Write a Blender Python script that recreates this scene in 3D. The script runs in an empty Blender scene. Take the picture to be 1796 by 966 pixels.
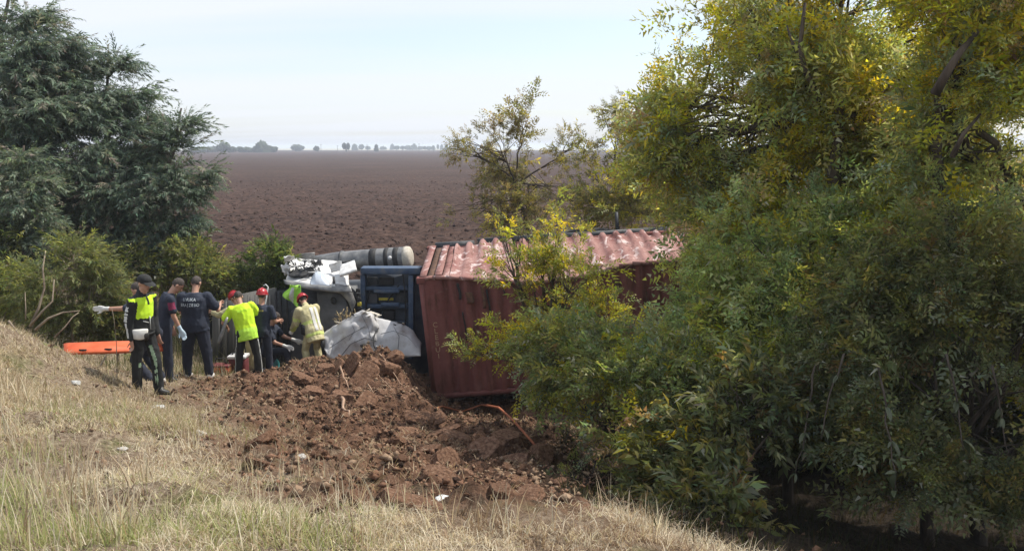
import bpy, bmesh, math, random
import numpy as np
from mathutils import Vector, Matrix, noise as mnoise

R = math.radians
rng = np.random.default_rng(7)
random.seed(7)
scene = bpy.context.scene
col = scene.collection

# ------------------------------------------------------------------ camera
CAM_Z, PITCH, FPX = 5.0, R(9.13), 1400.0
cam_d = bpy.data.cameras.new('camera')
cam = bpy.data.objects.new('camera', cam_d)
col.objects.link(cam)
cam.location = (0, 0, CAM_Z)
cam.rotation_euler = (math.pi / 2 - PITCH, 0, 0)
cam_d.sensor_width = 36.0
cam_d.lens = 36.0 * FPX / 1796.0
cam_d.clip_start = 0.1
cam_d.clip_end = 20000
scene.camera = cam

# ------------------------------------------------------------------ light
SUN_AZ, SUN_EL = R(62), R(57)          # azimuth to the right of straight ahead
sun_dir = Vector((math.sin(SUN_AZ) * math.cos(SUN_EL), math.cos(SUN_AZ) * math.cos(SUN_EL), math.sin(SUN_EL)))
sun_l = bpy.data.lights.new('sun', 'SUN')
sun_l.energy = 4.2
sun_l.angle = R(0.6)
sun_l.color = (1.0, 0.94, 0.84)
sun = bpy.data.objects.new('sun', sun_l)
sun.rotation_euler = (-sun_dir).to_track_quat('-Z', 'Y').to_euler()
col.objects.link(sun)

world = bpy.data.worlds.new('World')
scene.world = world
world.use_nodes = True
wn, wl = world.node_tree.nodes, world.node_tree.links
wn.clear()
w_out = wn.new('ShaderNodeOutputWorld')
w_bg = wn.new('ShaderNodeBackground')
w_bg.inputs['Strength'].default_value = 0.15
sky = wn.new('ShaderNodeTexSky')
sky.sky_type = 'NISHITA'
sky.sun_disc = False
sky.sun_elevation = SUN_EL
sky.sun_rotation = SUN_AZ
sky.air_density = 1.0
sky.dust_density = 1.2
sky.ozone_density = 1.4
# thin veil of cloud in long streaks
tc = wn.new('ShaderNodeTexCoord')
sep = wn.new('ShaderNodeSeparateXYZ')
wl.new(tc.outputs['Generated'], sep.inputs[0])
zc = wn.new('ShaderNodeMath'); zc.operation = 'MAXIMUM'; zc.inputs[1].default_value = 0.0
wl.new(sep.outputs['Z'], zc.inputs[0])
zadd = wn.new('ShaderNodeMath'); zadd.operation = 'ADD'; zadd.inputs[1].default_value = 0.10
wl.new(zc.outputs[0], zadd.inputs[0])
dx = wn.new('ShaderNodeMath'); dx.operation = 'DIVIDE'
dy = wn.new('ShaderNodeMath'); dy.operation = 'DIVIDE'
wl.new(sep.outputs['X'], dx.inputs[0]); wl.new(zadd.outputs[0], dx.inputs[1])
wl.new(sep.outputs['Y'], dy.inputs[0]); wl.new(zadd.outputs[0], dy.inputs[1])
comb = wn.new('ShaderNodeCombineXYZ')
wl.new(dx.outputs[0], comb.inputs[0]); wl.new(dy.outputs[0], comb.inputs[1])
mp = wn.new('ShaderNodeMapping')
mp.inputs['Rotation'].default_value = (0, 0, R(-14))
mp.inputs['Scale'].default_value = (0.16, 0.75, 1)
mp.inputs['Location'].default_value = (1.3, 0.45, 0)
wl.new(comb.outputs[0], mp.inputs[0])
n1 = wn.new('ShaderNodeTexNoise')
n1.inputs['Scale'].default_value = 1.0
n1.inputs['Detail'].default_value = 5
n1.inputs['Roughness'].default_value = 0.45
n1.inputs['Distortion'].default_value = 0.3
wl.new(mp.outputs[0], n1.inputs['Vector'])
cr = wn.new('ShaderNodeValToRGB')
cr.color_ramp.elements[0].position = 0.36
cr.color_ramp.elements[0].color = (0.42, 0.42, 0.42, 1)
cr.color_ramp.elements[1].position = 0.60
cr.color_ramp.elements[1].color = (0.92, 0.92, 0.92, 1)
wl.new(n1.outputs['Fac'], cr.inputs[0])
mixc = wn.new('ShaderNodeMix'); mixc.data_type = 'RGBA'
wl.new(cr.outputs[0], mixc.inputs['Factor'])
wl.new(sky.outputs[0], mixc.inputs['A'])
mixc.inputs['B'].default_value = (4.75, 4.95, 5.3, 1)
wl.new(mixc.outputs['Result'], w_bg.inputs['Color'])
wl.new(w_bg.outputs[0], w_out.inputs[0])

vs = scene.view_settings
vs.view_transform = 'Standard'
vs.look = 'None'
vs.exposure = 0.40
vs.gamma = 1.0
vs.use_curve_mapping = False
scene.cycles.use_denoising = True
scene.cycles.max_bounces = 14
scene.cycles.transparent_max_bounces = 8
scene.cycles.diffuse_bounces = 8
scene.cycles.transmission_bounces = 12
scene.cycles.volume_bounces = 1
try:
    scene.cycles.denoiser = 'OPENIMAGEDENOISE'
except Exception:
    pass

# ------------------------------------------------------------------ helpers
WM = {}                                  # world matrix of each parent object

def P(px, py, d):
    """world point seen at photo pixel (px, py), d metres ahead"""
    u, v = (px - 898) / FPX, (483 - py) / FPX
    c, s = math.cos(PITCH), math.sin(PITCH)
    X, Y, Z = u, c + v * s, -s + v * c
    k = d / Y
    return Vector((X * k, d, CAM_Z + Z * k))

def tag(o, label=None, cat=None, group=None, kind=None):
    if label: o['label'] = label
    if cat: o['category'] = cat
    if group: o['group'] = group
    if kind: o['kind'] = kind
    return o

def empty(name, loc=(0, 0, 0), label=None, cat=None, group=None, mat=None):
    o = bpy.data.objects.new(name, None)
    o.empty_display_size = 0.2
    col.objects.link(o)
    M = mat if mat is not None else Matrix.Translation(Vector(loc))
    o.matrix_world = M
    WM[o.name] = M.copy()
    return tag(o, label, cat, group)

def link_mesh(name, me, parent=None, origin=None):
    o = bpy.data.objects.new(name, me)
    col.objects.link(o)
    if parent is not None:
        o.parent = parent
        WM[o.name] = WM[parent.name]
    elif origin is not None:
        o.location = origin
        WM[o.name] = Matrix.Translation(Vector(origin))
    else:
        WM[o.name] = Matrix.Identity(4)
    return o

def np_mesh(name, V, F, mat=None, colr=None, smooth=False, attrs=None, mats=None, mat_idx=None):
    """V (n,3); F list of arrays, each (m,k)"""
    me = bpy.data.meshes.new(name)
    V = np.asarray(V, dtype=np.float32)
    if not isinstance(F, list): F = [F]
    F = [np.asarray(f, dtype=np.int32) for f in F if len(f)]
    nl = sum(f.size for f in F); nf = sum(len(f) for f in F)
    me.vertices.add(len(V)); me.vertices.foreach_set('co', V.ravel())
    me.loops.add(nl); me.loops.foreach_set('vertex_index', np.concatenate([f.ravel() for f in F]))
    me.polygons.add(nf)
    tot = np.concatenate([np.full(len(f), f.shape[1], np.int32) for f in F])
    st = np.concatenate([[0], np.cumsum(tot)[:-1]]).astype(np.int32)
    me.polygons.foreach_set('loop_start', st)
    try: me.polygons.foreach_set('loop_total', tot)
    except Exception: pass
    if smooth: me.polygons.foreach_set('use_smooth', np.ones(nf, dtype=bool))
    if colr is not None:
        a = me.attributes.new('col', 'FLOAT_COLOR', 'POINT')
        c4 = np.ones((len(V), 4), np.float32); c4[:, :3] = colr
        a.data.foreach_set('color', c4.ravel())
    for k, arr in (attrs or {}).items():
        a = me.attributes.new(k, 'FLOAT', 'POINT')
        a.data.foreach_set('value', np.asarray(arr, np.float32))
    if mats:
        for m in mats: me.materials.append(m)
        if mat_idx is not None: me.polygons.foreach_set('material_index', np.asarray(mat_idx, np.int32))
    elif mat: me.materials.append(mat)
    me.update(calc_edges=True)
    me.validate()
    return me

def to_local(V, parent, origin):
    V = np.asarray(V, dtype=np.float64)
    if parent is not None:
        M = np.array(WM[parent.name].inverted())
        return V @ M[:3, :3].T + M[:3, 3]
    if origin is not None:
        return V - np.array(origin)
    return V

def mk(name, V, F, mat, parent=None, origin=None, local=False, **kw):
    if not local: V = to_local(V, parent, origin)
    return link_mesh(name, np_mesh(name, V, F, mat, **kw), parent, origin)

class MB:
    """collects simple solids into one mesh"""
    def __init__(self): self.V = []; self.F = {}; self.n = 0
    def add(self, V, F):
        for f in F:
            self.F.setdefault(len(f), []).append([i + self.n for i in f])
        self.V += [tuple(v) for v in V]; self.n += len(V)
        return self
    def box(self, c, s, rot=None):
        c = Vector(c); hx, hy, hz = s[0] / 2, s[1] / 2, s[2] / 2
        pts = [Vector((x, y, z)) for x in (-hx, hx) for y in (-hy, hy) for z in (-hz, hz)]
        if rot is not None: pts = [rot @ p for p in pts]
        return self.add([c + p for p in pts], [(0, 1, 3, 2), (4, 6, 7, 5), (0, 4, 5, 1), (2, 3, 7, 6), (0, 2, 6, 4), (1, 5, 7, 3)])
    def bar(self, a, b, w, h=None, up=(0, 0, 1)):
        a, b = Vector(a), Vector(b); h = h or w
        d = (b - a).normalized(); up = Vector(up)
        if abs(d.dot(up)) > 0.97: up = Vector((0, 1, 0))
        s = d.cross(up).normalized(); u = s.cross(d)
        pts = []
        for p in (a, b):
            for i, j in ((-1, -1), (1, -1), (1, 1), (-1, 1)):
                pts.append(p + s * (i * w / 2) + u * (j * h / 2))
        return self.add(pts, [(3, 2, 1, 0), (4, 5, 6, 7), (0, 1, 5, 4), (1, 2, 6, 5), (2, 3, 7, 6), (3, 0, 4, 7)])
    def tube(self, pts, rad, n=6, cap=True):
        pts = [Vector(p) for p in pts]
        if not isinstance(rad, (list, tuple)): rad = [rad] * len(pts)
        V, F = [], []
        prev = None
        for i, p in enumerate(pts):
            d = (pts[min(i + 1, len(pts) - 1)] - pts[max(i - 1, 0)]).normalized()
            if prev is None:
                a = Vector((0, 0, 1)) if abs(d.z) < 0.9 else Vector((1, 0, 0))
                s = d.cross(a).normalized()
            else:
                s = (prev - d * prev.dot(d)).normalized()
            prev = s; u = d.cross(s)
            for k in range(n):
                t = 2 * math.pi * k / n
                V.append(p + (s * math.cos(t) + u * math.sin(t)) * rad[i])
        for i in range(len(pts) - 1):
            for k in range(n):
                k2 = (k + 1) % n
                F.append((i * n + k, i * n + k2, (i + 1) * n + k2, (i + 1) * n + k))
        if cap:
            F.append(tuple(range(n - 1, -1, -1)))
            F.append(tuple((len(pts) - 1) * n + k for k in range(n)))
        return self.add(V, F)
    def cyl(self, a, b, r, n=16, r2=None): return self.tube([a, b], [r, r if r2 is None else r2], n)
    def ellipsoid(self, c, r, rot=None, nu=12, nv=8):
        c = Vector(c); V, F = [], []
        V.append(Vector((0, 0, r[2])))
        for i in range(1, nv):
            t = math.pi * i / nv
            for k in range(nu):
                p = 2 * math.pi * k / nu
                V.append(Vector((r[0] * math.sin(t) * math.cos(p), r[1] * math.sin(t) * math.sin(p), r[2] * math.cos(t))))
        V.append(Vector((0, 0, -r[2])))
        for k in range(nu): F.append((0, 1 + k, 1 + (k + 1) % nu))
        for i in range(nv - 2):
            for k in range(nu):
                a = 1 + i * nu + k; b = 1 + i * nu + (k + 1) % nu
                F.append((a, a + nu, b + nu, b))
        l = len(V) - 1; s = 1 + (nv - 2) * nu
        for k in range(nu): F.append((l, s + (k + 1) % nu, s + k))
        if rot is not None: V = [rot @ v for v in V]
        return self.add([c + v for v in V], F)
    def grid(self, fn, nu, nv):
        """surface from fn(u, v), u, v in 0..1"""
        V = [fn(i / nu, j / nv) for i in range(nu + 1) for j in range(nv + 1)]
        F = [(i * (nv + 1) + j, (i + 1) * (nv + 1) + j, (i + 1) * (nv + 1) + j + 1, i * (nv + 1) + j + 1) for i in range(nu) for j in range(nv)]
        return self.add(V, F)
    def build(self, name, mat, parent=None, origin=None, local=False, smooth=False, solid=0, bevel=0, sub=0):
        V = np.array([tuple(v) for v in self.V])
        o = mk(name, V, [np.array(f) for f in self.F.values()], mat, parent, origin, local, smooth=smooth)
        if solid:
            m = o.modifiers.new('s', 'SOLIDIFY'); m.thickness = solid; m.offset = 0
        if bevel:
            m = o.modifiers.new('b', 'BEVEL'); m.width = bevel; m.segments = 2; m.limit_method = 'ANGLE'
        return o

# vectorised lattice noise ---------------------------------------------------
def _h(ix, iy, iz, seed):
    n = (ix.astype(np.int64) * 374761393 + iy.astype(np.int64) * 668265263 + iz.astype(np.int64) * 2147483647 + seed * 974634777) & 0xFFFFFFFF
    n = ((n ^ (n >> 13)) * 1274126177) & 0xFFFFFFFF
    n = n ^ (n >> 16)
    return (n & 0xFFFF) / 32767.5 - 1.0

def vnoise(x, y, z=None, seed=0):
    x = np.asarray(x, float); y = np.asarray(y, float)
    z = np.zeros_like(x) if z is None else np.asarray(z, float)
    ix, iy, iz = np.floor(x), np.floor(y), np.floor(z)
    fx, fy, fz = x - ix, y - iy, z - iz
    sx, sy, sz = [f * f * f * (f * (f * 6 - 15) + 10) for f in (fx, fy, fz)]
    r = 0
    for a in (0, 1):
        for b in (0, 1):
            for c in (0, 1):
                w = (sx if a else 1 - sx) * (sy if b else 1 - sy) * (sz if c else 1 - sz)
                r = r + w * _h(ix + a, iy + b, iz + c, seed)
    return r

def fbm(x, y, z=None, oct=4, seed=0, gain=0.5):
    r, a, f = 0, 1.0, 1.0
    for o in range(oct):
        r = r + a * vnoise(x * f + o * 17.3, y * f + o * 9.1, None if z is None else z * f, seed + o)
        a *= gain; f *= 2.03
    return r

def sstep(a, b, x):
    t = np.clip((x - a) / (b - a), 0, 1)
    return t * t * (3 - 2 * t)

# ------------------------------------------------------------------ materials
MATS = {}
def nodes_of(name):
    m = bpy.data.materials.new(name); m.use_nodes = True
    nt = m.node_tree; nt.nodes.clear()
    return m, nt.nodes, nt.links

def ramp(N, stops):
    r = N.new('ShaderNodeValToRGB'); e = r.color_ramp.elements
    while len(e) < len(stops): e.new(0.5)
    for i, (p, c) in enumerate(stops):
        e[i].position = p; e[i].color = (*c, 1) if len(c) == 3 else c
    return r

def mat_noise(name, c1, c2, scale=8, rough=0.7, bump=0.1, detail=6, metal=0.0, c3=None, dist=0.0, spec=0.5, stretch=None, lo=0.35, hi=0.65, bscale=None):
    m, N, L = nodes_of(name)
    o = N.new('ShaderNodeOutputMaterial'); b = N.new('ShaderNodeBsdfPrincipled')
    t = N.new('ShaderNodeTexCoord'); mpn = N.new('ShaderNodeMapping')
    L.new(t.outputs['Object'], mpn.inputs[0])
    if stretch: mpn.inputs['Scale'].default_value = stretch
    n = N.new('ShaderNodeTexNoise'); n.inputs['Scale'].default_value = scale; n.inputs['Detail'].default_value = detail
    n.inputs['Distortion'].default_value = dist
    n.inputs['Roughness'].default_value = 0.6
    L.new(mpn.outputs[0], n.inputs['Vector'])
    st = [(lo, c1), (hi, c2)] if c3 is None else [(lo, c1), ((lo + hi) / 2, c2), (hi, c3)]
    r = ramp(N, st); L.new(n.outputs['Fac'], r.inputs[0])
    L.new(r.outputs[0], b.inputs['Base Color'])
    b.inputs['Roughness'].default_value = rough; b.inputs['Metallic'].default_value = metal
    b.inputs['Specular IOR Level'].default_value = spec
    if bump:
        n2 = N.new('ShaderNodeTexNoise'); n2.inputs['Scale'].default_value = bscale or scale * 4; n2.inputs['Detail'].default_value = 4
        L.new(mpn.outputs[0], n2.inputs['Vector'])
        bp = N.new('ShaderNodeBump'); bp.inputs['Strength'].default_value = bump; bp.inputs['Distance'].default_value = 0.02
        L.new(n2.outputs['Fac'], bp.inputs['Height']); L.new(bp.outputs[0], b.inputs['Normal'])
    L.new(b.outputs[0], o.inputs[0])
    return m

def mat_leaf(name, trans=0.35, rough=0.55, spec=0.3, tmul=(1.25, 1.15, 0.6)):
    """leaf colour from the mesh's own pigment attribute, part of the light passes through"""
    m, N, L = nodes_of(name)
    o = N.new('ShaderNodeOutputMaterial'); b = N.new('ShaderNodeBsdfPrincipled')
    a = N.new('ShaderNodeAttribute'); a.attribute_name = 'col'
    L.new(a.outputs['Color'], b.inputs['Base Color'])
    b.inputs['Roughness'].default_value = rough; b.inputs['Specular IOR Level'].default_value = spec
    tr = N.new('ShaderNodeBsdfTranslucent')
    mx = N.new('ShaderNodeMix'); mx.data_type = 'RGBA'; mx.blend_type = 'MULTIPLY'; mx.inputs['Factor'].default_value = 1.0
    L.new(a.outputs['Color'], mx.inputs['A']); mx.inputs['B'].default_value = (*tmul, 1)
    L.new(mx.outputs['Result'], tr.inputs['Color'])
    ms = N.new('ShaderNodeMixShader'); ms.inputs[0].default_value = trans
    L.new(b.outputs[0], ms.inputs[1]); L.new(tr.outputs[0], ms.inputs[2]); L.new(ms.outputs[0], o.inputs[0])
    return m
# ------------------------------------------------------------------ terrain
_A = []
def anc(px, py, d): _A.append(tuple(P(px, py, d)))
for a in [(0, 966, 3.7), (220, 966, 3.65), (450, 966, 3.65), (700, 966, 3.7), (898, 966, 3.85), (1120, 966, 4.1), (1300, 966, 4.6),
          (1400, 966, 6.2), (1500, 966, 7.2), (1650, 966, 8.2), (1796, 966, 8.6), (1500, 900, 9.8), (1350, 900, 8.8), (1200, 905, 7.0), (1700, 880, 10.4),
          (0, 850, 5.1), (250, 850, 5.2), (450, 850, 5.5), (700, 850, 6.2), (900, 856, 7.0), (1050, 890, 6.4),
          (0, 700, 7.9), (130, 690, 9.6), (255, 688, 11.1), (450, 730, 9.6), (600, 760, 9.8), (450, 690, 11.6), (560, 700, 12.4),
          (0, 575, 10.2), (60, 590, 10.8), (110, 625, 11.6), (190, 650, 12.2), (300, 672, 12.6), (345, 667, 13.4), (425, 660, 15.0), (480, 655, 15.5),
          (480, 652, 15.8), (545, 640, 15.9), (690, 618, 14.9), (620, 632, 14.7), (560, 640, 14.9), (540, 650, 14.0), (640, 680, 13.3), (720, 690, 13.8),
          (745, 712, 14.8), (800, 750, 12.3), (870, 800, 10.2), (700, 760, 10.9), (950, 740, 13.0), (960, 830, 9.2)]:
    anc(*a)
_A += [(-5.5, 17, 0.05), (-3.5, 17.5, -0.1), (-7.5, 17, 0.5), (-1, 16.5, -0.3), (2, 16.8, -0.2), (5, 16.5, 0.05), (9, 15.5, 0.3),
       (3, 13, -0.1), (6, 10.5, 0.2), (9, 10, 0.4), (11, 14, 0.5), (8, 6, 0.9), (1.2, 10.5, 0.4),
       (-9, 20.5, 1.0), (-4, 20.5, 1.0), (2, 20.8, 0.95), (8, 20.5, 1.0), (-13, 20, 1.1), (-17, 18, 1.2), (-12.5, 14.5, 1.3), (-10, 13.2, 1.55), (-9, 15.5, 0.8),
       (-9, 9, 2.75), (-12, 11, 2.6), (-16, 14, 1.8), (-8, 5, 3.2), (-12, 6, 3.3),
       (-5, 0.5, 3.4), (0, 0.5, 3.4), (5, 0.5, 3.4), (0, 2, 3.25), (-5, 2, 3.35), (3.2, 1.6, 3.2), (7, 1.2, 3.2), (3.0, 3.4, 2.0), (4.5, 4.6, 1.2), (7, 4.5, 1.2), (10, 4, 1.6)]
_A = np.array(_A)
_xy, _zz = _A[:, :2], _A[:, 2]
def _phi(r2): return np.where(r2 > 1e-12, 0.5 * r2 * np.log(np.maximum(r2, 1e-12)), 0.0)
_n = len(_A)
_K = _phi(((_xy[:, None] - _xy[None]) ** 2).sum(-1)) + np.eye(_n) * 0.02
_Pm = np.hstack([np.ones((_n, 1)), _xy])
_S = np.block([[_K, _Pm], [_Pm.T, np.zeros((3, 3))]])
_w = np.linalg.solve(_S, np.concatenate([_zz, np.zeros(3)]))

def hbase(x, y):
    x = np.asarray(x, float); y = np.asarray(y, float)
    sh = x.shape
    q = np.stack([x.ravel(), y.ravel()], 1)
    out = np.empty(len(q))
    for i in range(0, len(q), 20000):
        s = q[i:i + 20000]
        out[i:i + 20000] = _phi(((s[:, None] - _xy[None]) ** 2).sum(-1)) @ _w[:_n] + _w[_n] + s @ _w[_n + 1:]
    t = out.reshape(sh)
    far = np.interp(y, [-1000, 1.0, 3.0, 8.0, 13.0, 17.0, 20.5, 1000], [3.4, 3.4, 3.2, 1.6, 0.6, 0.3, 1.0, 1.0])
    wx = sstep(-17, -13, x) * (1 - sstep(10.5, 14, x)) * sstep(-0.5, 0.8, y) * (1 - sstep(19.5, 21.5, y))
    return t * wx + far * (1 - wx)

def ray_ground(px, py, h=None):
    h = h or hbase
    d = np.arange(2.5, 40, 0.03)
    p0 = np.array(P(px, py, 1.0)) - np.array([0, 0, CAM_Z])
    pts = p0[None] * d[:, None] + np.array([0, 0, CAM_Z])
    below = pts[:, 2] < h(pts[:, 0], pts[:, 1])
    i = int(np.argmax(below)) if below.any() else len(d) - 1
    return pts[i]

def poly_sd(x, y, poly):
    """signed distance (positive inside) to polygon"""
    x = np.asarray(x, float); y = np.asarray(y, float)
    dmin = np.full(x.shape, 1e9); ins = np.zeros(x.shape, bool)
    n = len(poly)
    for i in range(n):
        ax, ay = poly[i][:2]; bx, by = poly[(i + 1) % n][:2]
        ex, ey = bx - ax, by - ay
        t = np.clip(((x - ax) * ex + (y - ay) * ey) / (ex * ex + ey * ey + 1e-9), 0, 1)
        dmin = np.minimum(dmin, np.hypot(x - ax - t * ex, y - ay - t * ey))
        c = ((ay > y) != (by > y)) & (x < ex * (y - ay) / (ey + 1e-12) + ax)
        ins ^= c
    return np.where(ins, dmin, -dmin)

# churned red soil in front of the truck, traced on the ground
soil_poly = [ray_ground(*p) for p in [(395, 672), (420, 720), (500, 775), (600, 835), (740, 878), (900, 895), (1010, 900), (1090, 880), (1030, 800), (960, 740)]]
soil_poly += [(2.5, 16.5, 0), (-1.0, 18.6, 0), (-5.0, 18.4, 0), (-5.2, 15.5, 0)]

def soil_mask(x, y):
    sd = poly_sd(x, y, soil_poly)
    return sstep(-1.4, 0.6, sd + 0.55 * fbm(x * 1.6, y * 1.6, oct=4, seed=31, gain=.6))

def height(x, y, detail=True):
    h = hbase(x, y)
    s = soil_mask(x, y)
    n1 = fbm(x * 0.8, y * 0.8, oct=4, seed=3)
    h = h + 0.05 * n1 * (1 - sstep(20, 21, y))
    if detail:
        rd = 1 - np.abs(fbm(x * 1.9, y * 1.9, oct=5, seed=11, gain=0.55))
        cl = fbm(x * 4.5, y * 4.5, oct=4, seed=21, gain=0.6)
        pit = np.maximum(0, fbm(x * 2.3 + 5, y * 2.3, oct=3, seed=13) - .25)
        h = h + s * (0.11 * (rd - 0.6) + 0.085 * cl - .30 * pit)
        tuft = fbm(x * 3.1, y * 3.1, oct=4, seed=5, gain=0.6)
        h = h + (1 - s) * 0.045 * tuft * (1 - sstep(20, 21, y))
    return h

def axis(lo, hi, step, far, grow=1.25):
    a = list(np.arange(lo, hi + 1e-6, step))
    s, x = step, hi
    while x < far[1]:
        s *= grow; x += s; a.append(x)
    s, x = step, lo
    while x > far[0]:
        s *= grow; x -= s; a.insert(0, x)
    return np.array(a)

gx = axis(-9.0, 7.0, 0.055, (-260, 260)); gy = axis(2.4, 17.0, 0.055, (-80, 21.2))
GX, GY = np.meshgrid(gx, gy, indexing='ij')
GZ = height(GX, GY)
nx, ny = GX.shape
idx = np.arange(nx * ny).reshape(nx, ny)
quads = np.stack([idx[:-1, :-1], idx[1:, :-1], idx[1:, 1:], idx[:-1, 1:]], -1).reshape(-1, 4)
V = np.stack([GX, GY, GZ], -1).reshape(-1, 3)
SOIL = soil_mask(GX, GY).ravel()

def mat_ground():
    m, N, L = nodes_of('bank_earth')
    o = N.new('ShaderNodeOutputMaterial'); b = N.new('ShaderNodeBsdfPrincipled')
    t = N.new('ShaderNodeTexCoord')
    a = N.new('ShaderNodeAttribute'); a.attribute_name = 'soil'
    def noise(sc, det=6, dist=0):
        n = N.new('ShaderNodeTexNoise'); n.inputs['Scale'].default_value = sc; n.inputs['Detail'].default_value = det
        n.inputs['Roughness'].default_value = 0.65; n.inputs['Distortion'].default_value = dist
        L.new(t.outputs['Object'], n.inputs['Vector']); return n
    n1 = noise(1.3); n2 = noise(22, 8); n3 = noise(5, 8, 0.6)
    straw = ramp(N, [(0.30, (0.085, 0.06, 0.042)), (0.47, (0.22, 0.165, 0.115)), (0.70, (0.42, 0.35, 0.26))])
    L.new(n2.outputs['Fac'], straw.inputs[0])
    green = ramp(N, [(0.35, (0.08, 0.085, 0.03)), (0.65, (0.20, 0.21, 0.08))])
    L.new(n2.outputs['Fac'], green.inputs[0])
    gm = ramp(N, [(0.52, (0, 0, 0)), (0.66, (1, 1, 1))]); L.new(n1.outputs['Fac'], gm.inputs[0])
    m1 = N.new('ShaderNodeMix'); m1.data_type = 'RGBA'
    L.new(gm.outputs[0], m1.inputs['Factor']); L.new(straw.outputs[0], m1.inputs['A']); L.new(green.outputs[0], m1.inputs['B'])
    soil = ramp(N, [(0.28, (0.03, 0.020, 0.015)), (0.44, (0.095, 0.053, 0.035)), (0.58, (0.195, 0.11, 0.071)), (0.74, (0.30, 0.21, 0.145))])
    L.new(n3.outputs['Fac'], soil.inputs[0])
    m2 = N.new('ShaderNodeMix'); m2.data_type = 'RGBA'
    L.new(a.outputs['Fac'], m2.inputs['Factor']); L.new(m1.outputs['Result'], m2.inputs['A']); L.new(soil.outputs[0], m2.inputs['B'])
    a2 = N.new('ShaderNodeAttribute'); a2.attribute_name = 'mould_shade'
    mould_shade = ramp(N, [(0.35, (0.014, 0.011, 0.008)), (0.65, (0.05, 0.036, 0.024))]); L.new(n2.outputs['Fac'], mould_shade.inputs[0])  # leaf mould taken near black, painting in the hollow's shade
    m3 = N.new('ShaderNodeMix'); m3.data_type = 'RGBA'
    L.new(a2.outputs['Fac'], m3.inputs['Factor']); L.new(m2.outputs['Result'], m3.inputs['A']); L.new(mould_shade.outputs[0], m3.inputs['B'])
    L.new(m3.outputs['Result'], b.inputs['Base Color'])
    b.inputs['Roughness'].default_value = 0.95; b.inputs['Specular IOR Level'].default_value = 0.1
    bp = N.new('ShaderNodeBump'); bp.inputs['Strength'].default_value = 1.0; bp.inputs['Distance'].default_value = 0.07
    L.new(n2.outputs['Fac'], bp.inputs['Height']); L.new(bp.outputs[0], b.inputs['Normal'])
    L.new(b.outputs[0], o.inputs[0])
    return m
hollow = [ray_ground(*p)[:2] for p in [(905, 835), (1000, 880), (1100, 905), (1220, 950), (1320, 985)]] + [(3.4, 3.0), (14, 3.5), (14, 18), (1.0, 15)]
MOULD_SHADE = sstep(-.25, .35, poly_sd(GX, GY, hollow) + .25 * fbm(GX * 1.5, GY * 1.5, oct=3, seed=55)).ravel()  # where the hollow's shade is painted into the ground colour
M_ground = mat_ground()
bank = link_mesh('ground', np_mesh('ground', V, quads, M_ground, smooth=True, attrs={'soil': SOIL, 'mould_shade': MOULD_SHADE}))
tag(bank, kind='structure')

# ------------------------------------------------------------------ ploughed field
def mat_field():
    m, N, L = nodes_of('ploughed_soil')
    o = N.new('ShaderNodeOutputMaterial'); b = N.new('ShaderNodeBsdfPrincipled')
    t = N.new('ShaderNodeTexCoord')
    def noise(sc, det=6, stretch=None):
        n = N.new('ShaderNodeTexNoise'); n.inputs['Scale'].default_value = sc; n.inputs['Detail'].default_value = det
        n.inputs['Roughness'].default_value = 0.7
        mpn = N.new('ShaderNodeMapping'); L.new(t.outputs['Object'], mpn.inputs[0])
        if stretch: mpn.inputs['Scale'].default_value = stretch
        L.new(mpn.outputs[0], n.inputs['Vector']); return n
    n1 = noise(3.2, 8); n2 = noise(0.05, 4); n3 = noise(0.6, 5, (0.25, 1, 1))
    r = ramp(N, [(0.32, (0.012, 0.008, 0.007)), (0.47, (0.049, 0.030, 0.024)), (0.60, (0.086, 0.053, 0.041)), (0.76, (0.15, 0.10, 0.076))])
    ad = N.new('ShaderNodeMath'); ad.operation = 'MULTIPLY_ADD'
    L.new(n2.outputs['Fac'], ad.inputs[0]); ad.inputs[1].default_value = 0.25; 
    sb = N.new('ShaderNodeMath'); sb.operation = 'MULTIPLY_ADD'; sb.inputs[1].default_value = 0.16; sb.inputs[2].default_value = -0.205
    L.new(n3.outputs['Fac'], sb.inputs[0]); L.new(sb.outputs[0], ad.inputs[2])
    a2 = N.new('ShaderNodeMath'); a2.operation = 'ADD'; L.new(ad.outputs[0], a2.inputs[0]); L.new(n1.outputs['Fac'], a2.inputs[1])
    L.new(a2.outputs[0], r.inputs[0])
    L.new(r.outputs[0], b.inputs['Base Color'])
    b.inputs['Roughness'].default_value = 0.95; b.inputs['Specular IOR Level'].default_value = 0.08
    bp = N.new('ShaderNodeBump'); bp.inputs['Strength'].default_value = 1.0; bp.inputs['Distance'].default_value = 0.12
    L.new(n1.outputs['Fac'], bp.inputs['Height']); L.new(bp.outputs[0], b.inputs['Normal'])
    L.new(b.outputs[0], o.inputs[0])
    return m
M_field = mat_field()
fx = axis(-26, 16, 0.20, (-900, 900), 1.3)
fy = [20.6]
s = 0.10
while fy[-1] < 1000:
    fy.append(fy[-1] + s); s *= 1.006 if fy[-1] < 60 else 1.03
fy = np.array(fy)
FX, FY = np.meshgrid(fx, fy, indexing='ij')
fade = 1 - sstep(80, 180, FY)
FZ = 1.03 + fade * (0.07 * fbm(FX * 1.7, FY * 1.7, oct=4, seed=41, gain=0.65) + 0.05 * np.sin((FY + 0.3 * FX) * 2 * math.pi / 0.9) * 0.5)
idx = np.arange(FX.size).reshape(FX.shape)
quads = np.stack([idx[:-1, :-1], idx[1:, :-1], idx[1:, 1:], idx[:-1, 1:]], -1).reshape(-1, 4)
fo = link_mesh('ploughed_field', np_mesh('ploughed_field', np.stack([FX, FY, FZ], -1).reshape(-1, 3), quads, M_field, smooth=True))
tag(fo, kind='structure')

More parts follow.
